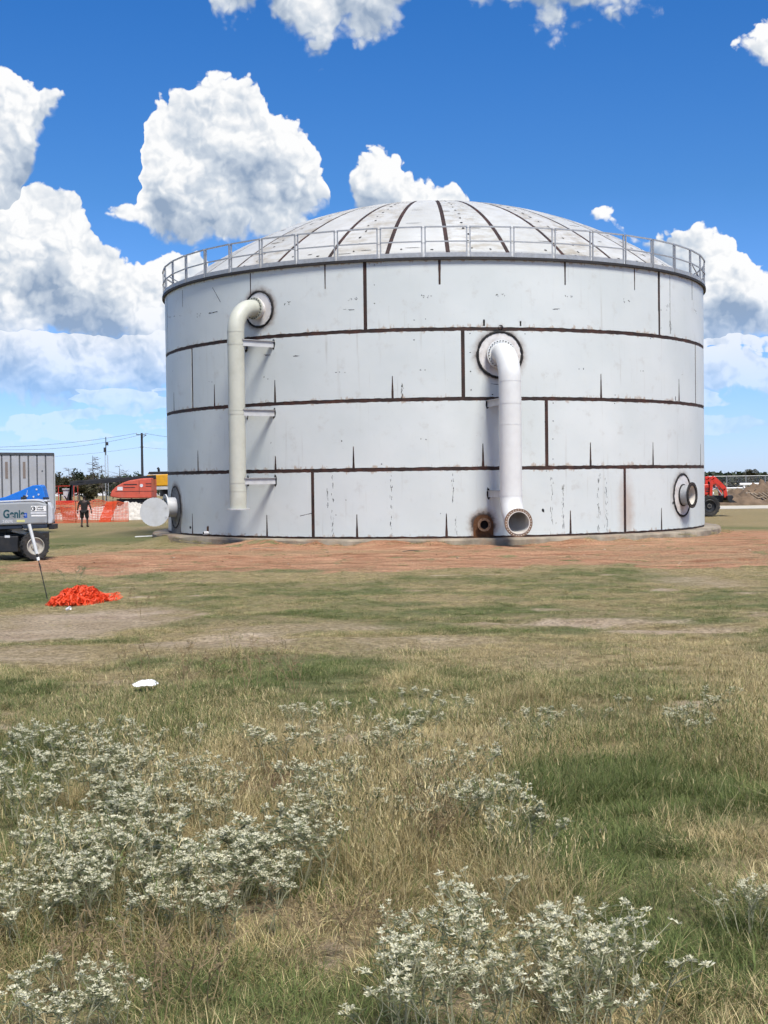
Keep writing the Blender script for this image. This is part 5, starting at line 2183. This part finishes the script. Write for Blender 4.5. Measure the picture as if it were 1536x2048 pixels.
# ------------------------------------------------------------------ red loader tractor right of the tank
RY = 78.0
rk = RY / FPX
t0 = at_y(1411, 1031, RY)
trac = empty('loader_tractor', (t0.x, RY, 0))
tag(trac, 'red tractor with front loader half hidden behind the right side of the tank', 'tractor')


def tx(px):
    return (px - 1411) * rk


def tz(py):
    return at_y(1425, py, RY).z


wheel(trac, (tx(1412), -.75, .60), (0, -1, 0), .60, .42, rim=M['black'], lugs=16)
wheel(trac, (tx(1412), .85, .60), (0, 1, 0), .60, .42, rim=M['black'], lugs=16)
wheel(trac, (tx(1412) - 2.3, -.85, .80), (0, -1, 0), .80, .5, rim=M['red'], lugs=18)
wheel(trac, (tx(1412) - 2.3, .95, .80), (0, 1, 0), .80, .5, rim=M['red'], lugs=18)
mb = MB()
mb.prism([(-1.6, 1.9), (tx(1417), tz(968)), (tx(1421), tz(971)), (tx(1421), tz(989)), (-1.6, 1.0)], -.42, .5)
hd = mb.build('hood', M['red'], trac, bevel=.06)
mb = MB()
for q in range(3):
    mb.box((tx(1413), -.425, tz(976 + 3.2 * q)), (.3, .01, .045))
mb.build('grille', M['black'], hd)
mb = MB()
mb.box((-1.2, .05, .75), (3.2, .5, .45))
mb.box((tx(1430), .05, tz(998)), (.9, .5, .4))
mb.build('frame', M['black'], trac, bevel=.03)
mb = MB()
for y in (-.55, .65):
    mb.bar((tx(1416), y, tz(957)), (tx(1424), y, tz(955)), .10, .2)
    mb.bar((tx(1422), y, tz(956)), (tx(1436), y, tz(969)), .10, .26)
    mb.bar((tx(1435), y, tz(968)), (tx(1446), y, tz(979)), .10, .24)
    mb.bar((tx(1445), y, tz(977)), (tx(1447), y, tz(995)), .10, .20)
    mb.bar((tx(1419), y, tz(958)), (tx(1417), y, tz(992)), .10, .16)
mb.bar((tx(1434), -.55, tz(969)), (tx(1434), .65, tz(969)), .1, .1)
mb.build('loader_arm', M['red'], trac, bevel=.015)
mb = MB()
for y in (-.42, .52):
    mb.tube([(tx(1420), y, tz(980)), (tx(1433), y, tz(975))], .05, 8)
    mb.tube([(tx(1432), y, tz(968)), (tx(1449), y, tz(992))], .04, 8)
mb.build('hydraulic_ram', M['galv'], trac)
mb = MB()
bx_ = [(tx(1447), tz(992)), (tx(1456), tz(990.5)), (tx(1459), tz(994)), (tx(1456), tz(999)), (tx(1466), tz(1005)), (tx(1452), tz(1005)), (tx(1447), tz(1000))]
mb.prism(bx_, -.95, 1.05)
mb.build('bucket', M['black'], trac)
mb = MB()
for x, y in ((-1.7, -.55), (-1.7, .65), (-2.9, -.55), (-2.9, .65)):
    mb.bar((x, y, 1.3), (x, y, 2.55), .06, .06)
mb.box((-2.3, .05, 2.58), (1.5, 1.4, .08))
mb.box((-2.3, .05, 1.2), (1.2, .9, .2))
mb.box((-2.4, .05, 1.5), (.45, .5, .12))
mb.box((-2.65, .05, 1.75), (.12, .5, .5))
mb.build('canopy', M['black'], trac)
mb = MB()
for y in (-.42, .5):
    mb.disc((tx(1422.5), y, tz(988)), (1, -.2, 0), .13, 0, .05, 16)
mb.build('headlight', M['grey_print'], trac)

# ------------------------------------------------------------------ spoil heap with logs, pipes and fence on the right
h1 = at_y(1500, 1000, 110)
heap_o = mound('spoil_heap', (h1.x + 1.2, 110, -.03), 5.2, 3.0, 1.45, M['debris_soil'], 'brown spoil heap with logs beyond the red tractor', 'spoil heap', 1.6, .55)
for q in range(34):
    x, y = random.uniform(-4.4, 3), random.uniform(-2.6, -.3)
    z = 1.3 * max(.05, 1 - (abs(x) / 5.2) ** 1.6 - (abs(y) / 3) ** 2 * .8)
    L = random.uniform(.5, 1.7)
    a = random.uniform(-.9, .3) if q > 9 else -.75
    if q <= 9:
        x, y, z, L = -1.6 + .33 * q, -2.3, .55, 1.5
    mb = MB()
    v = Vector((math.cos(a) * L, random.uniform(-.4, .4), math.sin(a) * L * .7))
    mb.tube([Vector((x, y, z)) - v * .5, Vector((x, y, z)) + v * .5], [.07, .055] if q <= 9 else [random.uniform(.03, .08)] * 2, 7)
    mb.build('log', M['wood'], heap_o)
sh = at_y(1440, 995, 106)
mound('spoil_heap', (sh.x + 1.6, 106, -.03), 2.4, 1.6, .7, M['debris_soil'], 'small dark spoil heap just ahead of the tractor bucket', 'spoil heap', 2.0, .6, n=30)
for (px, py, L, Y) in ((1507, 968.5, 2.6, 128), (1480, 976, 3.4, 118)):
    q = at_y(px, py, Y)
    mb = MB()
    mb.tube([(-L / 2, 0, 0), (L / 2, 0, 0)], .13 if py < 970 else .06, 12)
    pz = .13
    for x in (-L * .35, L * .35):
        mb.box((x, 0, -.13 - (q.z - .13) / 2), (.12, .3, max(q.z - .13, .05)))
    o = mb.build('stored_pipe', M['white_paint'], smooth=40)
    o.location = q
    tag(o, 'white pipe laid on blocks behind the spoil heap, ' + ('the thicker and higher one' if py < 970 else 'the thinner and lower one'), 'pipe')

cf = empty('chain_link_fence', (at_y(1415, 960, 135).x, 135, 0))
tag(cf, 'grey chain link fence beyond the spoil heap at far right', 'fence')
CFH = at_y(1480, 952, 135).z
for i in range(12):
    mb = MB()
    mb.tube([(i * 1.9, 0, -.1), (i * 1.9, 0, CFH + .05)], .035, 8)
    mb.build('post', M['galv'], cf)
mb = MB()
mb.tube([(0, 0, CFH), (20.9, 0, CFH)], .028, 6)
mb.build('top_rail', M['galv'], cf)
mb = MB()
s = -CFH
while s < 20.9:
    for dr in (1, -1):
        a = Vector((s, .02 * dr, .05)) if dr > 0 else Vector((s + CFH, .02, .05))
        b_ = Vector((s + CFH, .02 * dr, CFH)) if dr > 0 else Vector((s, .02, CFH))
        if min(a.x, b_.x) >= 0 and max(a.x, b_.x) <= 20.9:
            mb.bar(a, b_, .008, .008)
    s += .16
tag(mb.build('wire_mesh', M['galv'], cf), kind='stuff')

# ------------------------------------------------------------------ utility pole, mast, wires
UY = 190.0
ub = at_y(285, 962, UY)
ut = at_y(285, 866, UY)
pole = empty('utility_pole', (ub.x, UY, 0))
tag(pole, 'dark wooden utility pole with short crossarms left of the tank', 'utility pole')
mb = MB()
mb.tube([(0, 0, -.3), (0, 0, ut.z)], [.20, .15], 12)
mb.build('pole_shaft', M['wood_pole'], pole, smooth=40)
za = at_y(285, 869, UY).z
mb = MB()
mb.bar((-.75, 0, za), (.65, 0, za - .08), .12, .10)
mb.bar((.1, 0, za - .4), (.6, 0, za - .12), .06, .06)
mb.build('crossarm', M['wood_pole'], pole)
mb = MB()
mb.bar((-.3, 0, at_y(285, 894, UY).z), (.25, 0, at_y(285, 894, UY).z), .1, .08)
mb.build('lower_arm', M['wood_pole'], pole)
mb = MB()
for x in (-.68, .55):
    mb.tube([(x, 0, za + .03), (x, 0, za + .22)], .05, 8)
mb.build('insulators', M['steel_grey'], pole)


def wire(a, b, sag, r, label):
    mb = MB()
    pts = [a.lerp(b, i / 24) - Vector((0, 0, sag * 4 * (i / 24) * (1 - i / 24))) for i in range(25)]
    mb.tube(pts, r, 5)
    o = mb.build('power_line', M['wire'])
    tag(o, label, 'power line', 'wires on the utility pole')


wl = Vector((ub.x - .68, UY, za + .2))
wr = Vector((ub.x + .55, UY, za + .15))
lo = Vector((ub.x, UY, at_y(285, 894, UY).z))
wire(wl, at_y(-60, 895, 165), .5, .022, 'upper thin power line running left from the utility pole')
wire(wr, at_y(-60, 897, 150), .9, .02, 'second thin power line running left just under the upper one')
wire(wr, at_y(420, 874, 205), .35, .024, 'thin power line running right from the pole behind the tank')
wire(lo, at_y(-40, 917, 150), .4, .014, 'faint low cable running left from the utility pole')
wire(lo, at_y(430, 896, 205), .3, .014, 'faint low cable running right from the pole behind the tank')
MYd = 150.0
m0, m1 = at_y(214, 990, MYd), at_y(214, 874, MYd)
mast = empty('radio_mast', (m0.x, MYd, 0))
tag(mast, 'thin grey lattice mast standing between the bare trees', 'mast')
mb = MB()
for dx in (-.17, .19):
    mb.tube([(dx, 0, -.2), (dx * .8, 0, m1.z - 2.0 if dx > 0 else m1.z - 1.5)], .032, 6)
n = 26
for i in range(n):
    z0, z1 = i / n * (m1.z - 2), (i + 1) / n * (m1.z - 2)
    mb.bar((-.16 if i % 2 else .17, 0, z0), (.17 if i % 2 else -.16, 0, z1), .014, .014)
mb.build('lattice', M['galv'], mast)
mb = MB()
mb.tube([(-.05, 0, m1.z - 2), (-.02, 0, m1.z)], .05, 6)
mb.box((.08, 0, m1.z - .75), (.3, .2, .35))
mb.box((-.16, 0, m1.z - 1.4), (.22, .2, .5))
mb.build('antenna', M['wood_pole'], mast)

# ------------------------------------------------------------------ trees
def crown_mesh(name, rx, ry, rz, n, leaf, mat, lumps=9, seed=0):
    rs = random.Random(seed)
    mb = MB()
    cs = []
    for i in range(lumps):
        a, h = rs.uniform(0, 6.28), rs.uniform(-.55, .75)
        q = math.sqrt(rs.random()) * .65
        cs.append((Vector((q * math.cos(a) * rx, q * math.sin(a) * ry, h * rz)), rs.uniform(.28, .5)))
    for i in range(n):
        c_, r_ = cs[i % lumps]
        v = Vector((rs.gauss(0, 1), rs.gauss(0, 1), rs.gauss(0, 1))).normalized() * (rs.random() ** .45) * r_
        p = c_ + Vector((v.x * rx, v.y * ry, v.z * rz))
        s = leaf * rs.uniform(.5, 1.2)
        a1 = Vector((rs.gauss(0, 1), rs.gauss(0, 1), rs.gauss(0, .6))).normalized() * s
        a2 = a1.cross(Vector((rs.gauss(0, 1), rs.gauss(0, 1), rs.gauss(0, 1)))).normalized() * s * .6
        mb.add([p - a1, p - a2, p + a1, p + a2], [(0, 1, 2, 3)])
    me = bpy.data.meshes.new(name)
    me.from_pydata(mb.v, [], mb.f)
    me.materials.append(mat)
    return me


def limbs(mb, p, d, L, r, lev, rs, droop=0.0):
    q = p
    pts = [p]
    dd = d
    for i in range(3):
        dd = (dd + Vector((rs.gauss(0, .13), rs.gauss(0, .13), rs.gauss(0, .08) - droop * .1))).normalized()
        q = q + dd * (L / 3)
        pts.append(q)
    mb.tube(pts, [r, r * .85, r * .7, r * .5], 5, caps=False)
    if lev == 0:
        return
    for k_ in range(4 if lev > 1 else 3):
        b_ = pts[rs.choice((1, 2, 3))]
        a = rs.uniform(0, 6.28)
        nd = (dd * .7 + Vector((math.cos(a), math.sin(a), rs.uniform(-.2, .5)))).normalized()
        limbs(mb, b_, nd, L * rs.uniform(.5, .75), r * .5, lev - 1, rs, droop)


def tree(px, pytop, Y, wpx, mat, label, seed, group=None, trunk=.28, n=1500):
    top = at_y(px, pytop, Y)
    H = top.z
    rx = wpx / 2 / FPX * Y
    o = empty('tree', (top.x, Y, 0), random.uniform(0, 6.28))
    tag(o, label, 'tree', group)
    rs = random.Random(seed)
    mb = MB()
    mb.tube([(0, 0, -.2), (.05, 0, H * .3), (0, .05, H * .6)], [H * .03, H * .024, H * .012], 8)
    for k_ in range(5):
        a = rs.uniform(0, 6.28)
        limbs(mb, Vector((0, 0, H * rs.uniform(.22, .5))), Vector((math.cos(a), math.sin(a), rs.uniform(.4, 1.2))).normalized(), rx * .8, H * .012, 1, rs)
    mb.build('trunk', M['bark'], o)
    rz = H * (1 - trunk) * .5
    cm = link('crown', crown_mesh('crown', rx, rx, rz, n, rx * .085 + .05, mat, 11, seed), o)
    cm.location = (0, 0, H - rz * 1.12)
    return o


def bare_tree(px, pytop, Y, wpx, label, seed, conifer=True):
    top = at_y(px, pytop, Y)
    H = top.z
    o = empty('bare_tree', (top.x, Y, 0))
    tag(o, label, 'tree', 'bare trees left of the tank')
    rs = random.Random(seed)
    mb = MB()
    lean = rs.uniform(-.06, .02) * H
    mb.tube([(0, 0, -.2), (lean * .3, 0, H * .5), (lean, 0, H)], [H * .022, H * .014, H * .004], 7)
    mb.build('trunk', M['bark'], o)
    mb = MB()
    W_ = wpx / 2 / FPX * Y
    for i in range(26):
        t = rs.uniform(.3, .99)
        a = rs.uniform(0, 6.28)
        if rs.random() < .6:
            a = rs.choice((0, math.pi)) + rs.gauss(0, .4)
        d = Vector((math.cos(a), math.sin(a), rs.uniform(-.15, .4))).normalized()
        limbs(mb, Vector((lean * t, 0, H * t)), d, W_ * (1.15 - .75 * t) * rs.uniform(.7, 1.2), H * .0055, 1 if i % 2 else 2, rs, .6)
    mb.build('branches', M['bark'], o)
    return o


bare_tree(186, 911, 160, 46, 'bare grey tree, the tallest, just left of the mast', 5)
bare_tree(240, 931, 165, 58, 'bare flat topped tree between the mast and the utility pole', 9)
bare_tree(205, 930, 158, 34, 'bare tree right beside the mast foot', 12)
bare_tree(300, 944, 185, 22, 'bare sapling right of the utility pole', 15)
bare_tree(140, 936, 162, 34, 'bare tree low at the trailer end of the treeline', 18)
for i, (px, py, Y, w, mt, lab) in enumerate([
        (120, 944, 172, 40, 'leaf_olive', 'olive tree right beside the silver trailer'), (158, 930, 175, 40, 'leaf_dark', 'dark tree behind the platform of the orange lift'),
        (143, 948, 160, 50, 'leaf_olive', 'broad olive bush tree above the orange lift jib'), (185, 946, 168, 44, 'leaf_olive', 'olive tree below the tallest bare tree'),
        (212, 950, 170, 40, 'leaf_dark', 'dark bushy tree behind the mast'), (262, 943, 172, 36, 'leaf_green', 'rounded green tree left of the utility pole'),
        (240, 951, 176, 44, 'leaf_dark', 'low dark tree between the mast and the green tree'), (292, 955, 186, 34, 'leaf_dark', 'low dark tree at the foot of the utility pole'),
        (100, 950, 180, 46, 'leaf_dark', 'dark tree mostly hidden by the trailer end'), (172, 960, 150, 60, 'leaf_olive', 'low olive thicket tree behind the walking person')]):
    tree(px, py, Y, w, M[mt], lab, 100 + i, 'trees left of the tank', .12)
tree(1502, 936, 190, 32, M['leaf_olive'], 'rounded olive tree standing above the far treeline at right', 140, None, .2)
tree(1530, 941, 205, 22, M['leaf_dark'], 'small dark tree at the right edge above the treeline', 141, None, .2)
tree(1482, 943, 215, 20, M['leaf_dark'], 'small dark tree left of the rounded olive tree', 142, None, .2)
mb = MB()
rs = random.Random(4)
for (xa, xb, Y, hmin, hmax, nn) in ((-420, -24, 235, 2.0, 3.8, 7500), (40, 320, 240, 1.6, 3.1, 13000), (-24, 40, 240, 2, 3, 500)):
    for i in range(nn):
        x = rs.uniform(xa, xb)
        hh = hmin + (hmax - hmin) * float(vnoise(x * .12, 3.3)) + .5 * float(vnoise(x * .6, 7.7))
        p = Vector((x, Y + rs.uniform(-4, 4), rs.uniform(0, 1) ** .8 * hh))
        s = rs.uniform(.3, .75)
        a1 = Vector((rs.gauss(0, 1), rs.gauss(0, 1), rs.gauss(0, .6))).normalized() * s
        a2 = a1.cross(Vector((rs.gauss(0, 1), rs.gauss(0, 1), rs.gauss(0, 1)))).normalized() * s * .7
        mb.add([p - a1, p - a2, p + a1, p + a2], [(0, 1, 2, 3)])
me = bpy.data.meshes.new('far_treeline')
me.from_pydata(mb.v, [], mb.f)
me.materials.append(M['leaf_dark'])
tag(link('far_treeline', me), 'low dark treeline along the horizon', 'treeline', kind='stuff')

# ------------------------------------------------------------------ litter, boards, small weeds
q = ground_at(291, 1384)
mb = MB()
vs, fs = [], []
n = 10
rs = random.Random(8)
for i in range(n + 1):
    for j in range(n + 1):
        u, v = i / n - .5, j / n - .5
        vs.append(((u * .21) * (1 - .9 * abs(v)), v * .15 + .04 * u, rs.uniform(0, .02) * (1 - 2 * abs(u)) + .035 * max(0, v + .3)))
for i in range(n):
    for j in range(n):
        a = i * (n + 1) + j
        fs.append((a, a + n + 1, a + n + 2, a + 1))
o = mb.add(vs, fs).build('litter', M['litter'])
o.location = q + Vector((0, 0, .055))
tag(o, 'crumpled white plastic sheet lying in the grass', 'litter')
q = ground_at(133, 1226)
mb = MB()
mb.lathe([(.02, 0), (.03, .07), (.027, .07), (.018, .004)], (0, 0, 0), (.8, -.3, .35), 14)
o = mb.build('litter', M['litter'])
o.location = q + Vector((0, 0, .05))
tag(o, 'small white cup lying below the orange netting heap', 'litter')
a, b_ = at_y(270, 1071.5, 57.5), at_y(305, 1069, 57.5)
mb = MB()
mb.bar((0, 0, 0), (b_.x - a.x, .3, .02), .10, .035)
o = mb.build('board', M['white_paint'])
o.location = (a.x, 57.5, .06)
tag(o, 'white board lying on the dirt left of the tank foundation', 'board')
for (px, py, L, a, lab) in ((530, 1099, 1.1, .05, 'thin stick lying on the dirt below the left riser'), (822, 1104, .55, .2, 'dark stick lying on the dirt below the tank centre')):
    q = ground_at(px, py)
    mb = MB()
    mb.tube([(-L / 2, 0, .02), (0, .05, .05), (L / 2, L * a, .03)], [.012, .016, .01], 6)
    o = mb.build('stick', M['wood'] if L > 1 else M['bark'])
    o.location = q
    tag(o, lab, 'stick')
for (px, py, kinds, s, lab, g_) in ((148, 1158, SML, 2.0, 'scrubby pale weed behind the orange netting heap', None), (165, 1150, DRY, 1.1, 'scrubby brown weed behind the orange netting heap', None),
                                    (262, 1200, DRY, .85, 'dry weed right of the orange netting heap', 'dry weeds by the netting'), (300, 1210, DRY, .85, 'dry weed right of the orange netting heap', 'dry weeds by the netting'),
                                    (330, 1195, DRY, .85, 'dry weed right of the orange netting heap', 'dry weeds by the netting'), (280, 1225, DRY, .85, 'dry weed right of the orange netting heap', 'dry weeds by the netting')):
    q = ground_at(px, py + 8)
    o = empty('scrub_weed', q, random.uniform(0, 6.28))
    o.scale = (s, s, s)
    tag(o, lab, 'weed', g_)
    plant_parts(o, random.choice(kinds), False)
# small stones on the dirt
stone = []
for v_ in range(4):
    bm = bmesh.new()
    bmesh.ops.create_icosphere(bm, subdivisions=1, radius=1)
    for v in bm.verts:
        v.co *= random.uniform(.65, 1.15)
        v.co.z *= .6
    me = bpy.data.meshes.new('clod')
    bm.to_mesh(me)
    bm.free()
    me.materials.append(simple('clod', (.30, .17, .10) if v_ % 2 else (.36, .27, .19), .95, var=.3, scale=1))
    stone.append(me)
n = 500
x = RNG.uniform(-12, 16, n)
y = RNG.uniform(33, 48.5, n)
g, b_, red = fields(x, y)
kp = (red > .3) & (np.hypot(x - TANK.x, y - TANK.y) > 12.3)
x, y = x[kp], y[kp]
n = len(x)
scatter('dirt_clods', stone, np.stack([x, y, gz_at(x, y)], 1), RNG.integers(0, 4, n), RNG.uniform(0, 6.28, (n, 3)) * np.array([0, 0, 1]), np.minimum(.010 + RNG.exponential(.014, n), .07), np.zeros(n), np.zeros(n), 'small stones and clods scattered over the red dirt', 'stones')
